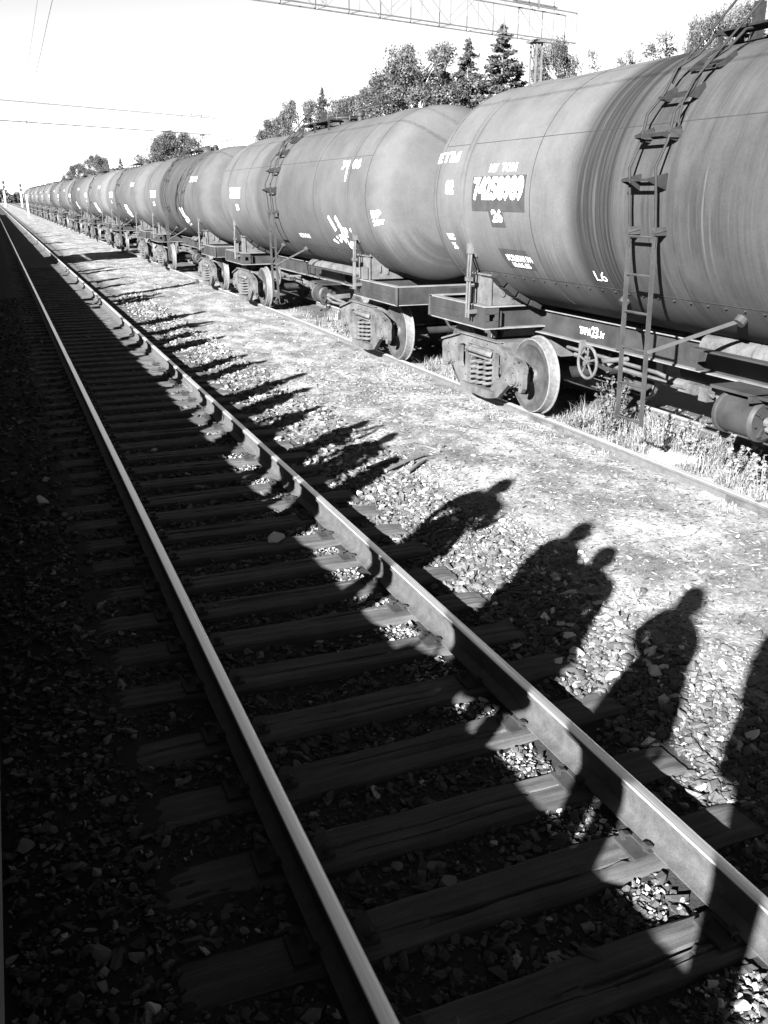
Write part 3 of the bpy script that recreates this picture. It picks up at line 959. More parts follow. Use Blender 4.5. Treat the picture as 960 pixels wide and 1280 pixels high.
def tank_mesh(n=72):
    prof = []
    yc = THALF - TDOME
    for k in range(0, 11):
        a = math.pi / 2 + (rad(14.12) - math.pi / 2) * k / 10
        prof.append((1.0 + 0.4 * math.sin(a), yc + 0.4 * math.cos(a)))
    for k in range(1, 9):
        a = rad(14.12) * (1 - k / 8)
        prof.append((max(4.5 * math.sin(a), 0.002), yc - 3.976 + 4.5 * math.cos(a)))
    prof = prof[::-1]
    cyl = [(TR, y) for y in np.linspace(THALF - TDOME, -(THALF - TDOME), 13)[1:-1]]
    full = prof + cyl + [(r, -y) for r, y in prof[::-1]]
    b = MB()
    b.lathe(full, (0, 0, TZ), 'y', n)
    return b
def ring(b, y, th0, th1, wd, th, seg=48, lift=0.0):
    """flat band round the shell"""
    vs, fs = [], []
    for k in range(seg + 1):
        a = th0 + (th1 - th0) * k / seg
        for yy, l in ((y - wd / 2, lift - 0.01), (y - wd / 2, lift + th), (y + wd / 2, lift + th), (y + wd / 2, lift - 0.01)):
            vs.append(on_tank(yy, a, l))
    for k in range(seg):
        for j in range(4):
            fs.append((k * 4 + j, k * 4 + (j + 1) % 4, k * 4 + 4 + (j + 1) % 4, k * 4 + 4 + j))
    fs += [(0, 1, 2, 3), tuple(seg * 4 + j for j in range(4))]
    b.add(vs, fs)
def yline(b, y0, y1, th, wd, lift):
    n_ = 12
    b.tube([on_tank(y0 + (y1 - y0) * k / n_, th, lift) for k in range(n_ + 1)], wd, 5)

def decal_grid(y0, y1, t0, t1, lift=0.004, name='paint_patch', mat='patch', parent=None, skew=0.0):
    nu, nv = 14, 10
    vs = [on_tank(y0 + (y1 - y0) * i / nu + skew * j / nv, t0 + (t1 - t0) * j / nv, lift) for i in range(nu + 1) for j in range(nv + 1)]
    fs = [(i * (nv + 1) + j, (i + 1) * (nv + 1) + j, (i + 1) * (nv + 1) + j + 1, i * (nv + 1) + j + 1) for i in range(nu) for j in range(nv)]
    b = MB(); b.add(vs, fs)
    return b.obj(name, M[mat], parent, 60)

def text_mesh2d(body, bold=0.0):
    cu = bpy.data.curves.new('t', 'FONT')
    cu.body = body
    cu.size = 1.0
    cu.offset = bold
    cu.resolution_u = 3
    o = bpy.data.objects.new('t', cu)
    COL.objects.link(o)
    ev = o.evaluated_get(bpy.context.evaluated_depsgraph_get())
    me = bpy.data.meshes.new_from_object(ev)
    bpy.data.objects.remove(o)
    b = bmesh.new()
    b.from_mesh(me)
    bmesh.ops.triangulate(b, faces=b.faces)
    if len(b.verts):
        xs = [v.co.x for v in b.verts]; ys = [v.co.y for v in b.verts]
        x0, x1, y0, y1 = min(xs), max(xs), min(ys), max(ys)
        for v in b.verts:
            v.co.x = (v.co.x - x0) / (x1 - x0); v.co.y = (v.co.y - y0) / (y1 - y0)
        for k in range(1, 8):              # cut so that letters bend with the shell
            bmesh.ops.bisect_plane(b, geom=list(b.verts) + list(b.edges) + list(b.faces), plane_co=(0, k / 8, 0), plane_no=(0, 1, 0))
    return b, me
def tank_text(body, y0, y1, t0, t1, parent, lift=0.007, bold=0.02, slant=0.0, name='marking'):
    """lettering between local y0 (left) and y1 (right), angles t0 (foot) to t1 (head)"""
    b, me = text_mesh2d(body, bold)
    for v in b.verts:
        u, q = v.co.x, v.co.y
        v.co = on_tank(y0 + (y1 - y0) * u + slant * q, t0 + (t1 - t0) * q, lift)
    b.to_mesh(me); b.free()
    me.materials.clear()
    me.materials.append(M['chalk'])
    return link(name, me, parent)
def flat_text(body, y0, y1, z0, z1, x, parent, name='marking'):
    b, me = text_mesh2d(body, 0.02)
    for v in b.verts:
        v.co = Vector((x, y0 + (y1 - y0) * v.co.x, z0 + (z1 - z0) * v.co.y))
    b.to_mesh(me); b.free()
    me.materials.clear()
    me.materials.append(M['chalk'])
    return link(name, me, parent)

def wheel_mb():
    b = MB()
    # axis along x, outer face towards -x
    b.mi = 0
    b.lathe([(0.001, -0.085), (0.085, -0.085), (0.10, -0.075), (0.125, -0.03), (0.20, 0.0), (0.30, -0.005), (0.37, -0.045), (0.395, -0.066), (0.455, -0.066)], (0, 0, 0), 'x', 48)
    b.mi = 1
    b.lathe([(0.455, -0.066), (0.470, -0.060), (0.475, 0.03), (0.480, 0.045), (0.500, 0.055), (0.503, 0.065), (0.497, 0.072)], (0, 0, 0), 'x', 48)
    b.mi = 0
    b.lathe([(0.497, 0.072), (0.47, 0.078), (0.39, 0.075), (0.36, 0.05), (0.14, 0.06), (0.1, 0.09), (0.001, 0.09)], (0, 0, 0), 'x', 48)
    return b
def helix_mb(r=0.082, h=0.35, turns=5, wire=0.021):
    b = MB()
    n_ = turns * 14
    b.tube([(r * math.cos(k / 14 * 2 * math.pi), r * math.sin(k / 14 * 2 * math.pi), h * k / n_) for k in range(n_ + 1)], wire, 6)
    return b
def side_frame_mb():
    """cast side frame with two slots and the spring opening, centre at the bogie centre, outer face at x=-0.085"""
    b = MB()
    T0, T1 = -0.085, -0.015
    b.prism([(-0.60, 0.735), (-0.56, 0.835), (-0.30, 0.86), (0.30, 0.86), (0.56, 0.835), (0.60, 0.735)], T0, T1)
    b.prism([(-0.46, 0.11), (-0.46, 0.195), (0.46, 0.195), (0.46, 0.11), (0.3, 0.085), (-0.3, 0.085)], T0 - 0.05, T1 + 0.03)
    for s in (-1, 1):
        q = lambda pts: [(s * a, c) for a, c in pts]
        b.prism(q([(0.36, 0.12), (0.36, 0.80), (0.425, 0.80), (0.425, 0.12)]), T0 + 0.004, T1 - 0.004)              # column
        b.prism(q([(0.42, 0.70), (0.42, 0.80), (0.63, 0.815), (0.63, 0.66), (0.58, 0.69), (0.47, 0.71)]), T0 + 0.002, T1 - 0.002)
        b.prism(q([(0.61, 0.44), (0.61, 0.815), (0.70, 0.80), (1.08, 0.70), (1.17, 0.63), (1.17, 0.555), (1.06, 0.585), (0.80, 0.59), (0.70, 0.47)]), T0, T1)
        b.prism(q([(0.42, 0.115), (0.42, 0.40), (0.46, 0.37), (0.56, 0.37), (0.62, 0.45), (0.785, 0.49), (0.785, 0.33), (0.52, 0.125)]), T0 + 0.003, T1 - 0.003)
        b.prism(q([(1.06, 0.30), (1.06, 0.60), (1.165, 0.62), (1.165, 0.36), (1.12, 0.30)]), T0 + 0.005, T1 - 0.005)      # outer jaw
        b.prism(q([(0.70, 0.33), (0.70, 0.60), (0.785, 0.60), (0.785, 0.33)]), T0 + 0.006, T1 - 0.006)
        b.bar((T0 - 0.02, s * 0.57, 0.835), (T0 - 0.02, s * 1.10, 0.70), 0.06, 0.022)                                     # lip along the top edge
        b.bar((T0 - 0.012, s * 0.62, 0.46), (T0 - 0.012, s * 0.62, 0.70), 0.02, 0.02)
    b.box((T0 - 0.02, 0, 0.862), (0.06, 1.16, 0.02))
    for s in (-1, 1):
        for yy, zz in ((0.395, 0.30), (0.395, 0.62), (0.72, 0.68), (0.95, 0.66), (1.115, 0.42), (0.742, 0.42), (0.22, 0.80)):
            b.tube([(T0 - 0.018, s * yy, zz), (T0 + 0.01, s * yy, zz)], 0.017, 6)
    return b
def axle_box_mb():
    b = MB()
    b.lathe([(0.001, -0.145), (0.085, -0.145), (0.092, -0.13), (0.118, -0.125), (0.122, -0.09), (0.135, -0.085), (0.135, 0.08), (0.001, 0.08)], (0, 0, 0), 'x', 20)
    for k in range(4):
        a = math.pi / 4 + k * math.pi / 2
        b.tube([(-0.13, 0.1 * math.cos(a), 0.1 * math.sin(a)), (-0.15, 0.1 * math.cos(a), 0.1 * math.sin(a))], 0.014, 6)
    b.box((0, 0, 0.12), (0.17, 0.24, 0.06))
    b.box((0, 0.0, -0.10), (0.13, 0.16, 0.06))
    return b
ME = {'wheel': wheel_mb().mesh('wheel', [M['wheel'], M['tread']], 35), 'spring': helix_mb().mesh('spring', M['dust'], 60), 'side_frame': side_frame_mb().mesh('side_frame', M['dust'], 25),
      'axle_box': axle_box_mb().mesh('axle_box', M['dust'], 30)}
b = MB()
b.tube([(-0.95, 0, 0), (0.95, 0, 0)], 0.08, 12)
ME['axle'] = b.mesh('axle', M['iron_dark'], 40)
b = MB()
b.prism([(-0.25, 0.56), (-0.25, 0.80), (0.25, 0.80), (0.25, 0.56)], -0.85, 0.85)
for s in (-1, 1):
    b.prism([(-0.345, 0.575), (-0.345, 0.68), (-0.25, 0.725), (0.25, 0.725), (0.345, 0.68), (0.345, 0.575)], s * 0.86, s * 1.09)
    b.tube([(s * 1.10, -0.34, 0.665), (s * 1.14, -0.30, 0.675), (s * 1.14, 0.30, 0.675), (s * 1.10, 0.34, 0.665)], 0.04, 10)
b.tube([(0, 0, 0.8), (0, 0, 0.93)], 0.22, 16)
b.box((0, 0.62, 0.42), (1.3, 0.07, 0.12)); b.box((0, -0.62, 0.42), (1.3, 0.07, 0.12))
for s in (-1, 1):
    for t in (-1, 1):
        b.tube([(s * 0.74, t * 0.62, 0.42), (s * 0.74, t * 0.5, 0.82)], 0.02, 6)
        b.box((s * 0.795, t * 0.44, 0.40), (0.10, 0.05, 0.30))
        b.tube([(s * 0.6, -0.6, 0.34), (s * 0.6, 0.6, 0.34)], 0.02, 6)
ME['bolster'] = b.mesh('bogie', M['dust'], 25)

def bogie(parent, y, full=True):
    bo = link('bogie', ME['bolster'], parent, (0, y, 0))
    for s in (-1, 1):
        if not full and s == 1:
            continue
        rz = 0 if s == -1 else math.pi
        link('side_frame', ME['side_frame'], bo, (s * 1.02, 0, 0), (0, 0, rz))
        for yy in (-0.205, 0.0, 0.205):
            link('spring', ME['spring'], bo, (s * 1.05, yy, 0.205), (0, 0, yy * 9))
    for yy in (-0.925, 0.925):
        link('axle', ME['axle'], bo, (0, yy, 0.475))
        for s in (-1, 1):
            rz = 0 if s == -1 else math.pi
            link('wheel', ME['wheel'], bo, (s * 0.795, yy, 0.476), (0, 0, rz))
            if full or s == -1:
                link('axle_box', ME['axle_box'], bo, (s * 1.02, yy, 0.475), (0, 0, rz))
    return bo

def end_frame_mb():
    """wide open-topped frame from the bolster to the buffer beam (towards +y)"""
    b = MB()
    W_ = 1.17
    y0, y1 = 3.66, 5.40
    z0, z1 = 0.985, 1.285
    b.mi = 0
    for s in (-1, 1):
        b.box((s * (W_ - 0.008), (y0 + y1) / 2, (z0 + z1) / 2), (0.016, y1 - y0 - 0.02, z1 - z0 - 0.03))
        for zz in (z0 + 0.10, z0 + 0.18):        # pressed ribs
            b.box((s * (W_ + 0.003), (y0 + y1) / 2 + 0.25, zz), (0.012, 0.75, 0.022))
        b.box((s * (W_ - 0.25), y0 + 0.12, z1 - 0.17), (0.02, 0.2, 0.2))
        b.tube([(s * (W_ - 0.01), y1 - 0.01, z0 + 0.015), (s * (W_ - 0.01), y1 - 0.01, z1 - 0.015)], 0.03, 10)
    b.box((0, y1 - 0.008, (z0 + z1) / 2), (2 * W_ - 0.06, 0.02, z1 - z0 - 0.03))
    # bolster web, set back between its flanges
    b.box((0, y0 + 0.10, (z0 + z1) / 2), (2 * W_ - 0.05, 0.02, z1 - z0 - 0.03))
    b.box((0, y0 + 0.62, (z0 + z1) / 2), (2 * W_ - 0.05, 0.02, z1 - z0 - 0.03))
    b.box((0, (y0 + y1) / 2 + 0.1, 1.12), (2 * W_ - 0.06, y1 - y0 - 0.3, 0.012))
    for s in (-1, 1):                            # closed end of the bolster with its square eye
        xx = s * (W_ - 0.11)
        b.box((xx, y0 + 0.012, z1 - 0.06), (0.19, 0.02, 0.09)); b.box((xx, y0 + 0.012, z0 + 0.06), (0.19, 0.02, 0.09))
        b.box((xx - 0.07, y0 + 0.012, (z0 + z1) / 2), (0.05, 0.02, 0.1)); b.box((xx + 0.07, y0 + 0.012, (z0 + z1) / 2), (0.05, 0.02, 0.1))
    b.mi = 1                                     # dusty flanges
    for zz in (z1 - 0.007, z0 + 0.007):
        b.box((0, y0 + 0.11, zz), (2 * W_ + 0.02, 0.24, 0.016))
        for s in (-1, 1):
            b.box((s * (W_ - 0.045), (y0 + y1) / 2 + 0.115, zz), (0.105, y1 - y0 - 0.235, 0.0155))
        b.box((0, y1 - 0.05, zz + 0.0012), (2 * W_ + 0.015, 0.10, 0.016))
    return b
def saddle_mb(side):
    b = MB()
    zt = lambda x: TZ - math.sqrt(TR * TR - x * x) - 0.02
    for s in (side,):
        for yy in (3.72, 4.12):
            b.prism([(s * 1.06, 1.29), (s * 0.40, 1.29), (s * 0.40, zt(0.40)), (s * 0.7, zt(0.7)), (s * 1.06, zt(1.06))], yy - 0.01, yy + 0.01, 'xz')
            sg = -1 if yy < 3.9 else 1
            for xx, hh in ((0.90, 0.11), (0.76, 0.06)):
                pts = [(s * (xx + 0.035 * math.cos(a)), 1.41 + (hh - 0.05) + (hh if math.sin(a) > 0 else -hh) * 0.35 + 0.035 * math.sin(a)) for a in [k * math.pi / 8 for k in range(16)]]
                b.prism(pts, yy + sg * 0.005, yy + sg * 0.028, 'xz')
        b.box((s * 1.075, 3.92, 1.29 + 0.19), (0.022, 0.46, 0.38))
        b.box((s * 1.088, 3.92, 1.29 + 0.39), (0.05, 0.5, 0.02))
        b.box((s * 1.16, 4.12, 1.40), (0.1, 0.03, 0.2))
    return b
def pads(root, rz):
    """timber pads under the shell, stepping down towards the centre line"""
    if 'pad' not in ME:
        b = MB(); b.box((0, 0, 0), (0.07, 0.42, 0.165)); ME['pad'] = b.mesh('timber_pad', M['wood_dark'])
    for s in (-1, 1):
        for k, th in enumerate((-45, -53, -61, -69)):
            p = on_tank(0, th, 0.045)
            q = Vector((p.x * -s, 3.74 - 0.02 * k, p.z))
            if rz:
                q = Vector((-q.x, -q.y, q.z))
            sg = 1 if q.x < 0 else -1
            link('timber_pad', ME['pad'], root, q, (0, rad(th) * sg, 0))

def ladder_build(parent, lod=0):
    ly = 0.13
    lad = MB()
    wd = 0.19
    X0, X1, ZB, ZT = -1.43, -1.47, 0.54, 2.36
    lx = lambda z: X0 + (X1 - X0) * (z - ZB) / (ZT - ZB)
    # flat-bar stiles
    for s in (-1, 1):
        lad.bar((lx(ZB), ly + s * wd, ZB), (lx(ZT), ly + s * wd, ZT), 0.046, 0.014, (0, 1, 0))
    if lod:
        for k in range(6):
            lad.tube([(lx(0.57 + .34 * k), ly - wd, 0.57 + 0.34 * k), (lx(0.57 + .34 * k), ly + wd, 0.57 + 0.34 * k)], 0.014, 4)
    # braces to the shell and the sill
    for s in (-1, 1):
        a = on_tank(ly + s * 0.85, -47, 0.02)
        lad.bar((lx(1.28), ly + s * (wd + 0.02), 1.26), a, 0.035, 0.035)
    ho = lad.obj('ladder', M['iron'], parent, 30)
    hr = MB()
    for s in (-1, 1):                           # rod rails following the shell, kinked at each step
        pts = [Vector((lx(2.2), ly + s * wd * 1.0, 2.2)), Vector((lx(2.36), ly + s * wd, 2.36))]
        pts += [on_tank(ly + s * wd, th, 0.10 + (0.05 if k % 2 else 0)) for k, th in enumerate(range(0, 84, 9))]
        hr.tube(pts, 0.013, 6)
        th0 = 38 if s < 0 else 55
        hr.tube([on_tank(ly + s * wd * 1.1, th0 - 14, 0.08), on_tank(ly + s * wd * 1.1, th0 - 8, 0.13), on_tank(ly + s * wd * 1.1, th0, 0.15), Vector((-0.34, ly + s * wd * 1.1, 4.50)), Vector((-0.26, ly + s * wd * 1.1, 4.52))], 0.011, 6)
    hr.tube([Vector((-0.26, ly - wd * 1.1, 4.52)), Vector((-0.26, ly + wd * 1.1, 4.52))], 0.011, 6)
    hr.obj('hand_rod', M['iron_dark'], ho, 50)
    # brackets where rods and stiles meet
    for s in (-1, 1):
        for th in (-12, 21):
            br = MB()
            p = on_tank(ly + s * wd, th, 0.06)
            br.box(p, (0.12, 0.05, 0.07))
            br.tube([on_tank(ly + s * wd, th, -0.01), on_tank(ly + s * wd, th, 0.13)], 0.03, 8)
            br.obj('bracket', M['iron'], ho, 30)
        br = MB()
        br.tube([on_tank(ly + s * 0.85, -47, -0.02), on_tank(ly + s * 0.85, -47, 0.06)], 0.055, 10)
        br.obj('bracket', M['iron'], ho, 30)
    if not lod:
        rg = MB(); rg.tube([(0, -wd, 0), (0, wd, 0)], 0.013, 6); rung_me = rg.mesh('rung', M['iron'], 50)
        for k in range(6):
            z = 0.57 + 0.345 * k
            link('rung', rung_me, ho, (lx(z), ly, z))
        rg = MB()
        # tread plate with two triangular cheeks, local x outwards
        rg.box((0.07, 0, 0.0), (0.03, 2 * wd, 0.016)); rg.box((0.20, 0, 0.0), (0.025, 2 * wd, 0.022)) 
        for s in (-1, 1):
            rg.prism([(0.0, 0.05), (0.0, -0.10), (0.08, -0.07), (0.21, -0.012), (0.21, 0.012)], s * wd - 0.006, s * wd + 0.006, 'xz')
        step_me = rg.mesh('step', M['iron_dark'])
        for th in (6, 23, 40, 57, 74):
            p = on_tank(ly, th, 0.0)
            o = link('step', step_me, ho, p, (0, 0, math.pi))
            o.rotation_euler = (0, rad(th) * 0.45, math.pi)
    return ho

def hatch_build(parent):
    z = TZ + TR
    b = MB()
    y = -0.45
    b.lathe([(0.33, -0.06), (0.33, 0.10), (0.36, 0.105), (0.36, 0.13), (0.30, 0.155), (0.12, 0.18), (0.001, 0.185)], (0, y, z), 'z', 28)
    for k in range(8):
        a = k * math.pi / 4
        b.tube([(0.35 * math.cos(a), y + 0.35 * math.sin(a), z + 0.08), (0.35 * math.cos(a), y + 0.35 * math.sin(a), z + 0.17)], 0.018, 6)
    b.lathe([(0.06, -0.05), (0.06, 0.12), (0.09, 0.13), (0.09, 0.18), (0.03, 0.22), (0.001, 0.22)], (0.1, -1.15, z), 'z', 14)
    h = b.obj('filling_hatch', M['frame'], parent, 35)
    b = MB()
    b.box((0.0, y, z + 0.20), (0.06, 0.8, 0.03)); b.tube([(0, y + 0.4, z), (0, y + 0.4, z + 0.22)], 0.03, 8)
    b.obj('hatch_bar', M['iron_dark'], h)
    # walkway beside the hatch with a low rail
    b = MB()
    for s in (-1, 1):
        for k in range(6):
            b.box((s * (0.42 + 0.045 * k), -0.55, z + 0.02), (0.03, 1.9, 0.02))
        for yy in (-1.4, -0.5, 0.3):
            b.box((s * 0.52, yy, z - 0.005), (0.34, 0.04, 0.03))
            b.bar((s * 0.42, yy, z - 0.1), (s * 0.42, yy, z), 0.03, 0.03)
            b.bar((s * 0.66, yy, z - 0.2), (s * 0.66, yy, z), 0.03, 0.03)
    wk = b.obj('walkway', M['iron_dark'], parent)
    b = MB()
    for s in (1,):
        for yy in (-1.45, -0.55, 0.35):
            b.tube([(s * 0.66, yy, z), (s * 0.66, yy, z + 0.4)], 0.013, 6)
        b.tube([(s * 0.66, -1.45, z + 0.4), (s * 0.66, 0.35, z + 0.4)], 0.013, 6)
    b.box((-0.16, 0.40, z + 0.13), (0.08, 0.08, 0.36))
    b.obj('guard_rail', M['iron_dark'], wk, 50)

def brake_gear(parent):
    b = MB()
    b.lathe([(0.001, 0.0), (0.17, 0.0), (0.19, 0.02), (0.205, 0.03), (0.205, 0.06), (0.185, 0.07), (0.185, 0.46), (0.205, 0.47), (0.205, 0.50), (0.19, 0.51), (0.10, 0.56), (0.001, 0.57)], (-0.55, -0.75, 0.66), 'y', 28)
    for k in range(8):
        a = k * math.pi / 4 + 0.2
        b.tube([(-0.55 + 0.15 * math.cos(a), -0.76, 0.66 + 0.15 * math.sin(a)), (-0.55 + 0.15 * math.cos(a), -0.785, 0.66 + 0.15 * math.sin(a))], 0.013, 6)
        if k % 2:
            b.bar((-0.55 + 0.07 * math.cos(a), -0.765, 0.66 + 0.07 * math.sin(a)), (-0.55 + 0.175 * math.cos(a), -0.765, 0.66 + 0.175 * math.sin(a)), 0.014, 0.025)
    b.box((-0.52, -0.55, 0.90), (0.36, 0.85, 0.03))
    b.box((-0.56, -0.75, 0.885), (0.44, 0.05, 0.06))
    cyl = b.obj('brake_cylinder', M['frame'], parent, 35)
    b = MB()
    b.tube([(-0.55, -0.76, 0.66), (-0.55, -1.05, 0.64), (-0.56, -1.7, 0.60)], [0.045, 0.035, 0.03], 8)
    b.tube([(-0.58, -0.8, 0.60), (-0.62, -1.2, 0.56), (-0.6, -2.0, 0.58)], 0.025, 8)
    b.bar((-0.55, -0.98, 0.64), (-0.15, -0.98, 0.66), 0.02, 0.09)
    b.obj('push_rod', M['dust'], cyl, 40)
    b = MB()
    b.tube([(-0.62, -0.1, 0.78), (-0.60, 0.35, 0.80), (-0.52, 0.9, 0.84), (-0.5, 2.7, 0.86)], 0.022, 6)
    b.tube([(-0.50, -0.1, 0.74), (-0.5, 0.3, 0.74), (-0.45, 2.6, 0.78)], 0.028, 6)
    b.box((-0.60, 0.25, 0.80), (0.12, 0.26, 0.10)); b.box((-0.60, 0.02, 0.78), (0.10, 0.12, 0.14))
    b.tube([(-0.66, 0.25, 0.83), (-0.66, 0.40, 0.83)], 0.05, 8)
    b.obj('brake_rigging', M['dust'], parent, 40)
    b = MB()                                        # air reservoir
    b.lathe([(0.001, -0.45), (0.10, -0.44), (0.14, -0.38), (0.14, 0.38), (0.10, 0.44), (0.001, 0.45)], (0.45, 1.15, 0.72), 'y', 18)
    b.obj('air_reservoir', M['frame'], parent, 40)
    # parking brake hand wheel on its shaft
    b = MB()
    hw = Vector((-0.95, 1.60, 0.87))
    n_ = 28
    b.tube([hw + Vector((0, 0.18 * math.cos(2 * math.pi * k / n_), 0.18 * math.sin(2 * math.pi * k / n_))) for k in range(n_ + 1)], 0.017, 8, False)
    for k in range(5):
        a = 2 * math.pi * k / 5 + 0.3
        b.tube([hw, hw + Vector((0, 0.18 * math.cos(a), 0.18 * math.sin(a)))], 0.012, 6)
    b.tube([hw + Vector((-0.03, 0, 0)), hw + Vector((0.55, 0, 0))], 0.03, 10)
    b.box(hw + Vector((0.1, 0.27, 0.06)), (0.06, 0.05, 0.3))
    b.obj('hand_wheel', M['dust'], parent, 40)

def wagon(lod, tmat):
    root = link('tank_wagon', None)
    b = tank_mesh(72 if lod == 0 else 40)
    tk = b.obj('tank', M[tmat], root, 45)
    b = MB()
    for y in (-2.29, 2.29, -4.72, 4.72):
        ring(b, y, -60, 240, 0.007, 0.004, 72)
    for th in (26.5, -41):
        yline(b, -4.7, 4.7, th, 0.0035, 0.0)
    if lod == 0:
        b.obj('weld_seam', M['frame'], tk)
    b = MB()
    for th in (-41,):
        for k in range(40):
            y = -4.6 + 9.2 * k / 39
            b.box(on_tank(y, th - 1.5, 0.004), (0.013, 0.02, 0.013))
    if lod == 0:
        tag(b.obj('rivet_row', M['frame'], tk), kind='stuff')
    for s in (-1, 1):
        b = MB()
        ring(b, s * 3.95, -32, 212, 0.10, 0.012, 56)
        ring(b, s * 3.95 - 0.05, -32, 212, 0.012, 0.022, 56)
        ring(b, s * 3.95 + 0.05, -32, 212, 0.012, 0.022, 56)
        st = b.obj('strap', M[tmat], root, 40)
        if lod < 2:
            for sx in (-1, 1):
                b = MB()
                p = on_tank(s * 3.95, -28, 0.02)
                for dy in (-0.035, 0.035):
                    b.tube([(sx * -p.x, s * 3.95 + dy, p.z + 0.12), (sx * -(p.x - 0.02), s * 3.95 + dy, 1.75), (sx * -(p.x - 0.03), s * 3.95 + dy, 1.12)], 0.016, 6)
                b.box((sx * -(p.x - 0.01), s * 3.95, p.z + 0.03), (0.05, 0.12, 0.14))
                b.box((sx * -(p.x - 0.02), s * 3.95, 1.62), (0.06, 0.12, 0.05))
                b.box((sx * 1.22, s * 3.95, 1.20), (0.13, 0.14, 0.05))
                b.obj('tension_rod', M['dust'], st, 40)
    # frame
    b = MB()
    b.mi = 0
    for s in (-1, 1):
        b.box((s * 0.245, 0, 1.06), (0.014, 7.6, 0.29))
    b.mi = 1
    for s in (-1, 1):
        b.box((s * 0.23, 0, 1.2125), (0.16, 7.6, 0.014)); b.box((s * 0.24, 0, 0.9085), (0.18, 7.6, 0.014))
    b.mi = 0
    for y in (-2.6, -1.2, 0.5, 1.9):
        b.box((0, y, 1.06), (0.47, 0.02, 0.28))
        b.box((-0.30, y, 1.06), (0.10, 0.02, 0.27))
    cs = b.obj('centre_sill', [M['frame'], M['frame_top']], root)
    ef = end_frame_mb().mesh('end_frame', [M['frame'], M['frame_top']], 30) if 'ef' not in ME else ME['ef']
    ME['ef'] = ef
    if 'sd' not in ME:
        ME['sd'] = [saddle_mb(q).mesh('saddle', M['dust']) for q in (-1, 1)]
    for rz in (0, math.pi):
        e = link('end_frame', ef, root, None, (0, 0, rz))
        for q in (0, 1):
            link('saddle', ME['sd'][q], root, None, (0, 0, rz))
        if lod < 2:
            pads(root, rz)
        if 'cp' not in ME:
            b = MB()
            b.box((0, 5.55, 1.04), (0.16, 0.42, 0.14))
            b.prism([(-0.2, 5.72), (-0.2, 5.92), (-0.05, 5.92), (0.0, 5.86), (0.05, 6.08), (0.17, 6.1), (0.22, 5.9), (0.1, 5.72)], 0.92, 1.16, 'xy')
            b.box((0, 5.44, 1.04), (0.5, 0.06, 0.4))
            ME['cp'] = b.mesh('coupler', M['iron_dark'])
            b = MB()
            b.tube([(0.45, 5.42, 0.95), (0.45, 5.55, 0.9), (0.4, 5.75, 0.66), (0.3, 5.95, 0.62), (0.2, 6.05, 0.8)], 0.025, 8)
            ME['hose'] = b.mesh('brake_hose', M['iron_dark'], 50)
        cp = link('coupler', ME['cp'], root, None, (0, 0, rz))
        link('brake_hose', ME['hose'], cp)
    for y in (-3.9, 3.9):
        bogie(root, y, lod == 0)
    ladder_build(root, 1 if lod else 0)
    hatch_build(root)
    if lod < 2:
        brake_gear(root)
        b = MB()                                  # rounded cover lying along the sill
        n_ = 8
        pts = [(-0.52 + 0.13 * math.cos(math.pi * k / n_), 1.235 + 0.12 * math.sin(math.pi * k / n_)) for k in range(n_ + 1)]
        for y0_, y1_ in ((0.15, -0.55), (-0.58, -1.15), (-1.18, -3.3)):
            b = MB(); b.prism(pts, y0_, y1_, 'xz'); b.obj('pipe_cover', M['dust'], root, 35)
        b = MB()
        b.box((-0.5, -1.6, 1.225), (0.5, 3.5, 0.02))
        b.box((-0.35, -1.0, 1.14), (0.02, 0.05, 0.16))
        b.obj('shelf', M['frame'], root)
    return root

# the wagon nearest the camera carries readable markings
wg = [None] * 14
wg[0] = wagon(0, 'tank_a')
def L0(Yw):
    return Yw - MID0
t0_ = [c for c in wg[0].children if c.name.startswith('tank')][0]
decal_grid(L0(10.84), L0(9.55), -7.0, 9.5, parent=t0_)
decal_grid(L0(10.36), L0(10.02), -14.5, -6.5, 0.0045, parent=t0_, skew=0.06)
decal_grid(L0(10.28), L0(9.62), -36.0, -25.5, parent=t0_, skew=0.08)
tank_text('74258989', L0(10.80), L0(9.58), -2.0, 9.2, t0_, bold=0.05)
tank_text('ИУ  ТОМ', L0(10.45), L0(9.80), 11.2, 15.2, t0_, bold=0.03)
tank_text('26', L0(10.31), L0(10.06), -12.2, -6.0, t0_, bold=0.04, slant=0.03)
tank_text('ИСПЫТАН 794', L0(10.20), L0(9.62), -32.0, -28.4, t0_, bold=0.02, slant=0.02)
tank_text('10.06.05', L0(10.12), L0(9.72), -35.4, -32.6, t0_, bold=0.02, slant=0.02)
tank_text('ЕТМ', L0(12.02), L0(11.36), 17.5, 23.0, t0_, bold=0.04)
tank_text('82', L0(11.60), L0(11.36), 1.0, 8.2, t0_, bold=0.05)
tank_text('МПС', L0(11.66), L0(11.46), -23.0, -19.5, t0_, bold=0.02, slant=0.03)
tank_text('26', L0(11.60), L0(11.48), -28.5, -24.5, t0_, bold=0.02, slant=0.03)
tank_text('L6', L0(8.42), L0(8.22), -37.0, -32.0, t0_, bold=-0.005)
cs0 = [c for c in wg[0].children if c.name.startswith('centre_sill')][0]
flat_text('ТАРА', L0(9.98), L0(9.73), 1.00, 1.09, -0.2535, cs0)
flat_text('23', L0(9.715), L0(9.575), 0.985, 1.12, -0.2535, cs0)
flat_text('.1т', L0(9.56), L0(9.44), 1.00, 1.08, -0.2535, cs0)

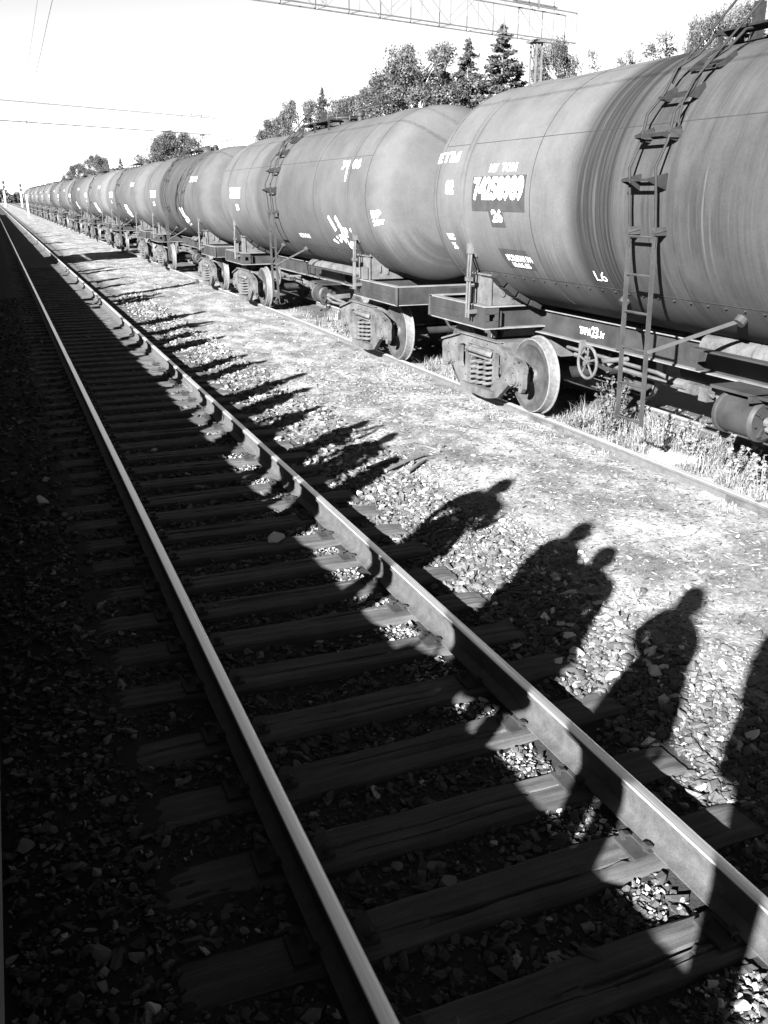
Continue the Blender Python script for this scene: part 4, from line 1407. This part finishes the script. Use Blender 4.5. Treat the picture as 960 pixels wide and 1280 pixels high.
# second wagon: splash of spilled white paint by its strap
wg[1] = wagon(0, 'tank_b')
t1_ = [c for c in wg[1].children if c.name.startswith('tank')][0]
tank_text('74106', -3.55, -4.35, 18, 24.5, t1_, bold=0.06)
tank_text('1', -3.80, -3.86, 10, 17, t1_, bold=0.05)
tank_text('БР', -4.86, -5.02, -14, -9, t1_, bold=0.04)
tank_text('28т', -4.86, -5.04, -19, -15, t1_, bold=0.04)
tank_text('74106281', 3.72, 2.80, -2, 9, t1_, bold=0.07)
tank_text('26', 3.25, 3.02, -13, -7, t1_, bold=0.05)
tank_text('ИСПЫТАН', -0.9, -1.5, -34, -30, t1_, bold=0.01)
Rs = random.Random(5)
def splash(parent, yc, thc):
    b = MB()
    for k in range(26):
        yy = yc + Rs.gauss(0, 0.22); tt = thc + Rs.gauss(0, 4.5)
        ry, rt = Rs.uniform(0.02, 0.10), Rs.uniform(0.8, 3.0)
        pts = [on_tank(yy + ry * math.cos(a) * Rs.uniform(0.6, 1.2), tt + rt * math.sin(a) * Rs.uniform(0.6, 1.3), 0.006) for a in [q * math.pi / 5 for q in range(10)]]
        b.add([on_tank(yy, tt, 0.006)] + pts, [(0, 1 + q, 1 + (q + 1) % 10) for q in range(10)])
    for dy in (0.35, 0.02):
        b.add([on_tank(yc + dy + 0.10, thc + 15, 0.007), on_tank(yc + dy + 0.02, thc + 17, 0.007), on_tank(yc + dy - 0.16, thc + 7, 0.007), on_tank(yc + dy - 0.06, thc + 4.5, 0.007)], [(0, 1, 2, 3)])
    tag(b.obj('paint_splash', M['chalk'], parent), kind='stuff')
splash(t1_, -3.36, -30)
mats_t = ['tank_a', 'tank_b', 'tank_c', 'tank_b', 'tank_d', 'tank_c', 'tank_b', 'tank_a', 'tank_d', 'tank_b', 'tank_d', 'tank_a', 'tank_d', 'tank_b', 'tank_d']
for i in range(2, 14):
    wg[i] = wagon(1 if i < 6 else 2, mats_t[i]) if i in (2, 6) else copy_tree(wg[2] if i < 6 else wg[6])
    for ch in wg[i].children:
        if ch.name.startswith(('tank', 'strap')):
            if i not in (2, 6):
                ch.data = ch.data.copy()
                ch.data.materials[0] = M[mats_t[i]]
    tki = [c for c in wg[i].children if c.name.startswith('tank')][0]
    if i < 8:
        tank_text('7' + str(4106258 + i * 3719), 3.3, 2.2, -2, 9, tki, bold=0.08)
        tank_text('26', 2.9, 2.6, -13, -7, tki, bold=0.06)
        tank_text('74' + str(61 + i), -3.4, -4.3, 17, 24, tki, bold=0.06)
        if i in (2, 3, 4):
            splash(tki, -2.7 + 0.3 * i, -30)
wl = ['nearest tank wagon with large number and dark oily streaks beside its ladder', 'second tank wagon from the camera, white paint splashed by its strap',
      'third tank wagon from the camera, darker grey tank', 'fourth tank wagon from the camera, smooth grey tank', 'fifth tank wagon from the camera, paler grey tank',
      'sixth tank wagon from the camera, dark grey tank', 'seventh tank wagon from the camera in the long row'] + [f'{ordw[k]} tank wagon from the camera, small with distance' for k in range(7, 13)] + ['last tank wagon at the far end of the row']
MID1, LONG = 19.85, 1.12
for i, wgn in enumerate(wg):
    wgn.location = (TR2, MID0 if i == 0 else MID1 + (i - 1) * PITCH_W * LONG, 0)
    if i:                                      # the wagons behind the nearest one are a longer build on the same bogies
        wgn.scale = (1, LONG, 1)
        for ch in wgn.children:
            if ch.name.startswith(('bogie', 'ladder', 'filling_hatch', 'walkway', 'hand_wheel')):
                ch.scale = (1, 1 / LONG, 1)
    tag(wgn, wl[i], 'tank wagon', 'tank wagons coupled in a row')

# ------------------------------------------------------------------ overhead line: portals, masts, wires
def portal(name_label, A, B, z0, z1, wd, bays, masts):
    """lattice cross beam from A to B (x, y) between heights z0 and z1"""
    a, c = Vector((A[0], A[1], 0)), Vector((B[0], B[1], 0))
    d = (c - a).normalized()
    sx = Vector((-d.y, d.x, 0)) * wd / 2
    root = tag(link('overhead_portal', None, None, (A[0], A[1], 0)), name_label, 'overhead portal', 'portals carrying the overhead line')
    for z in (z0, z1):
        for s in (-1, 1):
            b = MB(); b.bar(sx * s + Vector((0, 0, z)), c - a + sx * s + Vector((0, 0, z)), 0.032, 0.032); b.obj('chord', M['steel_mast'], root)
    L = (c - a).length
    for k in range(bays + 1):
        p = d * (L * k / bays)
        b = MB()
        for s in (-1, 1):
            b.bar(p + sx * s + Vector((0, 0, z0)), p + sx * s + Vector((0, 0, z1)), 0.018, 0.018)
            if k < bays:
                q = d * (L * (k + 1) / bays)
                za, zb = (z0, z1) if k % 2 else (z1, z0)
                b.bar(p + sx * s + Vector((0, 0, za)), q + sx * s + Vector((0, 0, zb)), 0.009, 0.009)
        b.bar(p - sx + Vector((0, 0, z0)), p + sx + Vector((0, 0, z0)), 0.03, 0.03)
        b.obj('lattice', M['steel_mast'], root)
    for t, top in masts:
        p = d * (L * t)
        b = MB()
        for s1 in (-1, 1):
            for s2 in (-1, 1):
                o_ = d * s1 * 0.13 + sx.normalized() * s2 * 0.13
                b.bar(p + o_ + Vector((0, 0, 5.9)), p + o_ + Vector((0, 0, z0)), 0.05, 0.05)
        for k in range(4):
            h0 = 5.9 + (z0 - 5.9) * k / 4; h1 = 5.9 + (z0 - 5.9) * (k + 1) / 4
            for s2 in (-1, 1):
                o_ = sx.normalized() * s2 * 0.13
                b.bar(p + o_ - d * 0.13 + Vector((0, 0, h0)), p + o_ + d * 0.13 + Vector((0, 0, h1)), 0.025, 0.025)
        b.box(p + Vector((0, 0, z0 - 0.07)), (0.5, 0.5, 0.07))
        mst = b.obj('mast_head', M['steel_mast'], root)
        b = MB()
        b.tube([p + Vector((0, 0, -0.6)), p + Vector((0, 0, 5.9))], [0.26, 0.2], 14)
        b.obj('concrete_mast', M['concrete_pale'], root, 40)
        # cross arms and insulators above the beam
        b = MB()
        b.bar(p + Vector((0, 0, z1)), p + Vector((0, 0, top)), 0.06, 0.06)
        b.bar(p - d * 0.9 + Vector((0, 0, z1 + 0.12)), p + d * 1.2 + Vector((0, 0, z1 + 0.12)), 0.05, 0.05)
        for q in (-0.7, 0.5, 1.1):
            b.tube([p + d * q + Vector((0, 0, z1 + 0.14)), p + d * q + Vector((0, 0, z1 + 0.32))], [0.06, 0.03], 8)
        b.obj('cross_arm', M['steel_mast'], root)
    return root
portal('lattice portal beam above the second tank wagon on a mast among trees', (18.9, 29.7), (-5.2, 22.6), 7.55, 8.45, 0.5, 22, [(0.065, 9.4), (0.985, 8.9)])
portal('distant lattice portal beam crossing the sky above the far wagons', (18.6, 83.2), (-6.0, 68.6), 7.6, 8.9, 0.5, 14, [(0.06, 9.9), (0.985, 9.4)])
# plain concrete mast between the portals
ms = tag(link('overhead_mast', None, None, (20.0, 50.3, -0.4)), 'plain concrete mast with thin rod behind the second tank wagon', 'mast')
b = MB(); b.tube([(0, 0, 0), (0, 0, 8.35)], [0.24, 0.17], 12); b.obj('concrete_mast', M['concrete_pale'], ms, 40)
b = MB(); b.tube([(0, 0, 8.3), (0.05, 0, 9.9)], [0.03, 0.015], 6); b.bar((-0.2, 0, 8.5), (1.2, 0.1, 8.7), 0.06, 0.06); b.obj('rod', M['steel_mast'], ms)

def wire(label, x, zf, r, y0=-30, y1=330, step=2.0):
    b = MB()
    ys = np.arange(y0, y1, step)
    b.tube([(x(y), y, zf(y)) for y in ys], r, 5, False)
    return tag(b.obj('overhead_wire', M['wire'], None), label, 'wire', 'overhead wires of the near track')
SPAN, YP = 46.0, 24.5
def sag(y, s):
    q = ((y - YP) % SPAN) / SPAN
    return -4 * s * q * (1 - q)
zig = lambda y: TRK + 0.25 * math.sin(math.pi * (y - YP) / SPAN)
wire('lower contact wire over the near track', zig, lambda y: 6.42 + sag(y, 0.04), 0.0065)
wire('upper sagging carrier wire over the near track', lambda y: TRK, lambda y: 7.5 + sag(y, 0.95), 0.0045)
for k, yp in enumerate((YP, YP + SPAN)):
    ro = tag(link('steady_arm', None, None, (0, yp, 0)), ('insulated steady arm holding the wire at the near portal', 'insulated steady arm holding the wire at the far portal')[k], 'steady arm', 'steady arms on the portals')
    b = MB()
    b.tube([(TRK, 0, 7.55), (TRK, 0, 7.46)], 0.02, 6)
    if k:
        b.tube([(TRK + 1.2, 0, 7.6), (TRK + 1.2, 0, 6.75), (zig(yp), 0, 6.46)], 0.02, 6)
    b.obj('arm', M['steel_mast'], ro)
    b = MB()
    for q in range(5):
        b.lathe([(0.02, 0), (0.06, 0.02), (0.02, 0.05)], (TRK + (1.2 if k else 0.0), 0, (7.15 if k else 7.46) + q * 0.06), 'z', 10)
    b.obj('insulator', M['lamp_housing'], ro)

# ------------------------------------------------------------------ signals and a white post in the distance
def signal(x, y, h, label):
    r = tag(link('railway_signal', None, None, (x, y, -0.3)), label, 'signal', 'signals down the line')
    b = MB(); b.tube([(0, 0, 0), (0, 0, h * 0.62)], 0.34, 10); b.obj('pole', M['concrete_pale'], r, 40)
    b = MB(); b.tube([(0, 0, h * 0.6), (0, 0, h)], 0.12, 8); b.obj('mast_top', M['steel_mast'], r, 40)
    for z in (h - 0.55, h - 1.75):
        b = MB(); b.box((0, -0.1, z), (0.75, 0.3, 0.9)); b.tube([(0, -0.25, z + 0.2), (0, -0.55, z + 0.2)], 0.16, 10); b.tube([(0, -0.25, z - 0.22), (0, -0.55, z - 0.22)], 0.16, 10)
        b.obj('lamp_head', M['lamp_housing'], r)
signal(4.1, 300.0, 7.4, 'two-headed railway signal on a pale pole at the left edge')
signal(8.6, 300.0, 6.6, 'railway signal on a pale pole just left of the far wagons')
b = MB(); b.tube([(0, 0, -0.4), (0, 0, 2.6)], 0.11, 10); b.box((0, -0.02, 2.75), (0.24, 0.16, 0.34))
wp = b.obj('white_post', M['white'], None, 40, (5.0, 150.0, 0))
tag(wp, 'thin white post standing beside the far wagons', 'post')

# ------------------------------------------------------------------ trees behind the train
def leaf_cloud(C, size, rr, flatten=1.0):
    """small quads at points C, random orientation"""
    n_ = len(C)
    s = size * rr.uniform(0.6, 1.3, n_)
    a = rr.normal(size=(n_, 3)); a /= np.linalg.norm(a, axis=1)[:, None]
    b_ = np.cross(a, rr.normal(size=(n_, 3))); b_ /= np.linalg.norm(b_, axis=1)[:, None]
    a[:, 2] *= flatten
    a *= s[:, None]; b_ *= (s * rr.uniform(0.4, 0.8, n_))[:, None]
    V = np.stack([C - a, C - b_ * 0.9, C + a, C + b_ * 0.9], 1).reshape(-1, 3)
    F = np.arange(n_ * 4).reshape(-1, 4)
    return V, F
def conifer(seed, h=10.0, w=3.4):
    rr = np.random.default_rng(seed)
    b = MB(); b.tube([(0, 0, 0), (0.03, 0, h * 0.5), (0, 0, h)], [0.16, 0.1, 0.015], 8)
    pts, tone = [], []
    z = h * 0.12
    while z < h:
        q = (z / h - 0.12) / 0.88
        rad_ = w / 2 * (1 - q) ** 0.85 * rr.uniform(0.75, 1.15) + 0.06
        for k in range(int(2 + 2.4 * (1 - q))):
            a = rr.uniform(0, 6.283)
            rl = rad_ * rr.uniform(0.45, 1.2)
            dr = rl * rr.uniform(0.15, 0.4)
            e = (math.cos(a) * rl, math.sin(a) * rl, z - dr + (0.25 * rl if q > 0.6 else 0.1 * rl))
            b.tube([(0, 0, z), e], [0.022, 0.006], 4, False)
            m_ = int(24 + 80 * rl)
            t = rr.uniform(0.15, 1.05, m_) ** 0.8
            p = np.stack([e[0] * t, e[1] * t, z + (e[2] - z) * t ** 1.2], -1) + rr.normal(size=(m_, 3)) * (0.05 + 0.10 * rl * 0.5) * np.array([1, 1, 0.55])
            pts.append(p); tone.append(np.clip(rr.uniform(0.1, 0.9) + rr.normal(size=m_) * 0.15, 0, 1))
        z += h * rr.uniform(0.004, 0.011)
    C = np.concatenate(pts); T_ = np.concatenate(tone)
    V, F = leaf_cloud(C, 0.085, rr, 0.6)
    return b.mesh('trunk', M['bark'], 50), raw_mesh('crown', V, F, M['needles'], np.repeat(T_, 4))
def broadleaf(seed, h=9.0, w=3.6, loose=1.0, trunk='birch', per=700):
    rr = np.random.default_rng(seed)
    b = MB(); b.tube([(0, 0, 0), (0.1, 0.05, h * 0.45), (0.02, 0, h * 0.94)], [0.15, 0.09, 0.02], 8)
    pts, tone = [], []
    for k in range(int(55 * loose) + 10):
        z = h * rr.uniform(0.3, 0.98)
        q = (z / h - 0.3) / 0.7
        env = w / 2 * (1 - abs(2 * (0.15 + 0.85 * q) - 1) ** 2.6) ** 0.6 + 0.12
        a = rr.uniform(0, 6.283); rl = env * rr.uniform(0.35, 1.0)
        e = np.array([math.cos(a) * rl, math.sin(a) * rl, z])
        b.tube([(0.05, 0.02, z - rl * 0.9), tuple(e * np.array([0.6, 0.6, 1]) - np.array([0, 0, 0.3 * rl])), tuple(e)], [0.03, 0.018, 0.006], 4, False)
        sz = rr.uniform(0.22, 0.5) * (w / 3.6) ** 0.5
        m_ = int(per * rr.uniform(0.4, 1.1))
        d = rr.normal(size=(m_, 3)); d /= np.linalg.norm(d, axis=1)[:, None]
        p = e + d * (sz * 1.25 * rr.uniform(0, 1, m_) ** 0.6)[:, None] * np.array([1, 1, 0.8])
        p[:, 2] -= rr.uniform(0, 0.25, m_)
        pts.append(p); tone.append(np.clip(rr.uniform(0.1, 0.8) + rr.normal(size=m_) * 0.12, 0, 1))
    C = np.concatenate(pts); T_ = np.concatenate(tone)
    V, F = leaf_cloud(C, 0.058, rr)
    return b.mesh('trunk', M[trunk], 50), raw_mesh('crown', V, F, M['leaves'], np.repeat(T_, 4))
KT = {'spruce': (conifer(1, 10, 6.6), 10.0), 'pine': (conifer(2, 10, 7.4), 10.0), 'birch': (broadleaf(3, 9, 5.0, 1.5), 9.0), 'birch_b': (broadleaf(4, 9, 4.6, 1.2), 9.0),
      'thin': (broadleaf(5, 9, 2.6, 0.7, 'bark', 170), 9.0), 'round': (broadleaf(6, 8, 7.0, 2.2, 'bark'), 8.0)}
# x, y, height of the top, kind, width factor, label
TREES = [(23.1, 42.0, 10.2, 'spruce', 1.0, 'tall pointed spruce behind the gap between the two nearest wagons'),
         (22.3, 44.0, 9.8, 'pine', 0.9, 'ragged conifer just left of the tall spruce'),
         (20.6, 46.0, 9.9, 'birch', 1.0, 'broad birch above the near end of the second wagon'),
         (19.9, 48.0, 8.8, 'birch_b', 0.9, 'birch left of the broad birch, beside the concrete mast'),
         (20.6, 51.5, 8.6, 'birch_b', 0.7, 'low birch behind the concrete mast rod'),
         (20.2, 60.0, 9.1, 'pine', 0.65, 'small pine above the hatch of the second wagon'),
         (19.2, 62.0, 8.7, 'birch', 0.8, 'birch left of the small pine above the second wagon'),
         (18.8, 66.0, 7.9, 'birch_b', 0.8, 'low birch leftmost of the clump above the second wagon'),
         (17.1, 95.0, 8.4, 'round', 1.0, 'round dense tree above the fourth wagon'),
         (15.2, 150.0, 8.4, 'round', 0.7, 'small round tree far along the train'),
         (13.5, 162.0, 7.6, 'round', 0.7, 'faint round tree farthest along the train'),
         (17.2, 138.0, 7.8, 'spruce', 0.7, 'small dark conifer far along the train'),
         (27.1, 44.0, 10.1, 'birch_b', 0.55, 'narrow birch directly behind the portal mast'),
         (30.1, 46.0, 10.2, 'thin', 0.8, 'small lone treetop right of the portal mast'),
         (29.3, 38.0, 9.8, 'thin', 1.1, 'loose open treetop above the nearest tank'),
         (28.8, 40.0, 9.4, 'thin', 0.7, 'thin wispy treetop above the nearest tank'),
         (28.3, 34.0, 9.7, 'birch_b', 0.55, 'birch top left of the top ladder steps'),
         (29.8, 34.0, 10.2, 'birch_b', 0.7, 'birch top at the right edge behind the hand rail'),
         (23.9, 50.0, 8.9, 'birch_b', 0.9, 'low pale birch between the broad birch and the conifers'),
         (24.6, 43.0, 8.6, 'pine', 0.9, 'low bushy conifer right of the tall spruce'),
         (20.4, 55.0, 8.3, 'birch', 0.8, 'low dense birch filling the gap right of the small pine'),
         (20.9, 58.0, 8.5, 'birch_b', 0.9, 'ragged birch just right of the small pine above the second wagon'),
         (22.0, 47.5, 8.9, 'birch', 0.8, 'dense low birch between the broad birch and the ragged conifer')]
for (x, y, top, k, wf, lab) in TREES:
    (tm, cm), h0 = KT[k]
    hh = top + 0.4
    t = tag(link('tree' if k not in ('spruce', 'pine') else 'conifer', None, None, (x, y, -0.4), (0, 0, R2.uniform(0, 6.28))), lab, 'tree', 'trees behind the train')
    s = hh / h0
    t.scale = (s * wf, s * wf, s)
    link('trunk', tm, t); link('crown', cm, t)
rr = np.random.default_rng(9)
nl = 9000
xs = rr.uniform(-30, 70, nl)
topz = 5.0 + 1.6 * np.sin(xs * 0.35) * np.sin(xs * 0.13 + 1) + 0.8 * np.sin(xs * 1.1)
C = np.stack([xs, 520 + rr.uniform(-6, 6, nl), -0.3 + topz * rr.uniform(0, 1, nl) ** 0.8], -1)
V, F = leaf_cloud(C, 0.8, rr)
tag(link('treeline', raw_mesh('treeline', V, F, M['leaves'], np.repeat(np.clip(0.5 + 0.3 * rr.normal(size=nl), 0, 1), 4))), 'distant hazy line of trees at the end of the tracks', 'treeline', kind='stuff')

# ------------------------------------------------------------------ grass, weeds and litter
def blades(P, hgt, wid, rr, lean=0.35):
    n_ = len(P)
    a = rr.uniform(0, 6.283, n_)
    d = np.stack([np.cos(a), np.sin(a), np.zeros(n_)], -1)
    sd_ = np.stack([-np.sin(a), np.cos(a), np.zeros(n_)], -1) * (wid * rr.uniform(0.6, 1.3, n_))[:, None]
    h = hgt * rr.uniform(0.5, 1.3, n_)
    ln = lean * rr.uniform(0.2, 1.4, n_)
    mid = P + d * (ln * h * 0.35)[:, None] + np.array([0, 0, 1]) * (h * 0.6)[:, None]
    tip = P + d * (ln * h)[:, None] + np.array([0, 0, 1]) * h[:, None]
    V = np.stack([P - sd_, P + sd_, mid + sd_ * 0.7, mid - sd_ * 0.7, tip + sd_ * 0.12, tip - sd_ * 0.12], 1).reshape(-1, 3)
    k = np.arange(n_)[:, None] * 6
    F = np.concatenate([k + np.array([[0, 1, 2, 3]]), k + np.array([[3, 2, 4, 5]])])
    return V, F
rr = np.random.default_rng(21)
cl = [(rr.uniform(6.35, 7.55), rr.uniform(4.2, 10.2)) for _ in range(210)] + [(rr.uniform(6.3, 7.2), rr.uniform(9.5, 26)) for _ in range(90)] + \
     [(rr.uniform(6.4, 7.0), rr.uniform(12.6, 14.0)) for _ in range(25)] + [(rr.uniform(6.7, 7.6), rr.uniform(16, 20)) for _ in range(60)] + [(rr.uniform(5.75, 6.1), rr.uniform(4, 26)) for _ in range(30)]
PV, PF, PT, o_ = [], [], [], 0
for (cx_, cy_) in cl:
    m_ = int(rr.uniform(25, 75))
    p = np.stack([cx_ + rr.normal(size=m_) * 0.07, cy_ + rr.normal(size=m_) * 0.09], -1)
    low = cx_ < 6.12
    P = np.concatenate([p, gz(p[:, 0], p[:, 1])[:, None]], 1)
    V, F = blades(P, (0.04 if low else rr.choice((0.05, 0.08, 0.11, 0.22), p=(0.35, 0.3, 0.25, 0.1))), 0.004, rr, rr.uniform(0.5, 1.5))
    PV.append(V); PF.append(F + o_); o_ += len(V)
    PT.append(np.clip(rr.uniform(0.3, 1.0) + rr.normal(size=len(V)) * 0.1, 0, 1))
tag(link('grass', raw_mesh('grass', np.concatenate(PV), np.concatenate(PF), M['grass'], np.concatenate(PT))), 'dry pale grass growing between the rails under the wagons', 'grass', kind='stuff')

def weed(x, y, h, stems, leaf, mat, label, seed, spread=0.1):
    rr = np.random.default_rng(seed)
    z = float(gz(x, y))
    root = tag(link('weed', None, None, (x, y, z)), label, 'weed', 'weeds beside the wagons')
    b = MB()
    Cs = []
    for k in range(stems):
        a = rr.uniform(0, 6.28); ln = rr.uniform(0.2, 1.0) * spread * 2
        hk = h * rr.uniform(0.65, 1.05)
        tip = Vector((math.cos(a) * ln, math.sin(a) * ln, hk))
        base = Vector((math.cos(a) * spread * 0.2, math.sin(a) * spread * 0.2, -0.02))
        b.tube([base, base.lerp(tip, 0.5) + Vector((0, 0, 0.03)), tip], [0.007, 0.005, 0.002], 5, False)
        for t in rr.uniform(0.12, 1.0, int(hk * 85)):
            c = base.lerp(tip, t)
            w_ = leaf * (1.3 - 0.8 * t)
            a2 = rr.uniform(0, 6.28)
            Cs.append([c.x + math.cos(a2) * w_ * 0.9, c.y + math.sin(a2) * w_ * 0.9, c.z + rr.normal() * 0.01])
    Cs = np.array(Cs)
    V, F = leaf_cloud(Cs, leaf, rr, 0.7)
    b.obj('stem', M['stick'], root)
    link('leaves', raw_mesh('leaves', V, F, M[mat], np.repeat(np.clip(rr.uniform(0.1, 1, len(Cs)), 0, 1), 4)), root)
weed(6.72, 9.12, 0.74, 15, 0.03, 'weed', 'dark leafy bush growing between the hand wheel and the ladder foot', 1, 0.14)
weed(6.95, 6.95, 0.55, 3, 0.035, 'grass', 'tall pale flower spike standing by the brake cylinder', 2, 0.03)
weed(7.05, 6.6, 0.42, 4, 0.035, 'grass', 'leafy pale weed at the right edge beside the flower spike', 3, 0.06)
weed(6.85, 7.35, 0.30, 4, 0.02, 'weed', 'small thin weed left of the flower spike', 4, 0.05)
weed(6.72, 8.35, 0.34, 8, 0.022, 'grass', 'pale bushy weed at the foot of the ladder', 5, 0.12)
weed(6.8, 7.75, 0.32, 9, 0.022, 'grass', 'pale bushy weed right of the ladder foot', 6, 0.14)
weed(6.5, 9.5, 0.22, 8, 0.02, 'weed', 'low weed right of the front wheel on the rail', 7, 0.12)
weed(6.5, 12.75, 0.42, 5, 0.016, 'weed', 'dry twiggy weed between the bogies of two wagons', 8, 0.15)
weed(6.55, 17.2, 0.40, 9, 0.022, 'weed', 'bushy weed by the second wagon bogie', 9, 0.2)
weed(6.6, 18.6, 0.35, 9, 0.022, 'grass', 'pale bushy weed under the middle of the second wagon', 10, 0.2)
weed(6.62, 8.05, 0.48, 4, 0.02, 'grass', 'tall straggly pale weed just right of the ladder foot', 11, 0.08)
weed(6.9, 7.9, 0.52, 5, 0.022, 'grass', 'tall pale weed behind the ladder foot under the sill', 12, 0.1)
weed(6.75, 7.1, 0.40, 6, 0.024, 'grass', 'bushy pale weed below the brake cylinder', 13, 0.12)
weed(6.6, 6.5, 0.34, 7, 0.024, 'grass', 'bushy pale weed at the right edge near the rail', 14, 0.14)
weed(6.55, 9.0, 0.36, 8, 0.022, 'weed', 'dark low weed in front of the leafy bush by the ladder', 15, 0.14)
# flat broken slab lying by the second track
b = MB(); b.prism([(6.45, 7.75), (6.78, 7.62), (6.92, 8.0), (6.62, 8.22), (6.47, 8.05)], -0.10, -0.055, 'xy')
tag(b.obj('broken_slab', M['concrete_pale'], None), 'pale broken slab lying beside the rail under the ladder', 'slab')
def stick(x, y, L, a, r, label, mat='stick'):
    b = MB()
    z = float(gz(x, y)) + r
    dx, dy = math.cos(a) * L / 2, math.sin(a) * L / 2
    b.tube([(-dx, -dy, 0), (0, 0, r * 0.8), (dx, dy, 0.01)], [r, r * 1.1, r * 0.6], 6)
    tag(b.obj('stick', M[mat], None, 50, (x, y, z)), label, 'stick', 'sticks lying on the ground')
stick(3.92, 9.0, 0.75, 0.55, 0.022, 'longest of three grey sticks lying together beyond the sleeper ends')
stick(3.75, 9.15, 0.6, 0.4, 0.02, 'middle of three grey sticks lying together beyond the sleeper ends')
stick(4.0, 8.85, 0.5, 0.75, 0.018, 'shortest of three grey sticks lying together beyond the sleeper ends')
stick(4.45, 9.45, 0.28, 1.9, 0.01, 'short dark twig alone on the sandy strip')
stick(0.05, 3.05, 0.16, 0.9, 0.006, 'thin pale twig in the shadow beside the near rail')
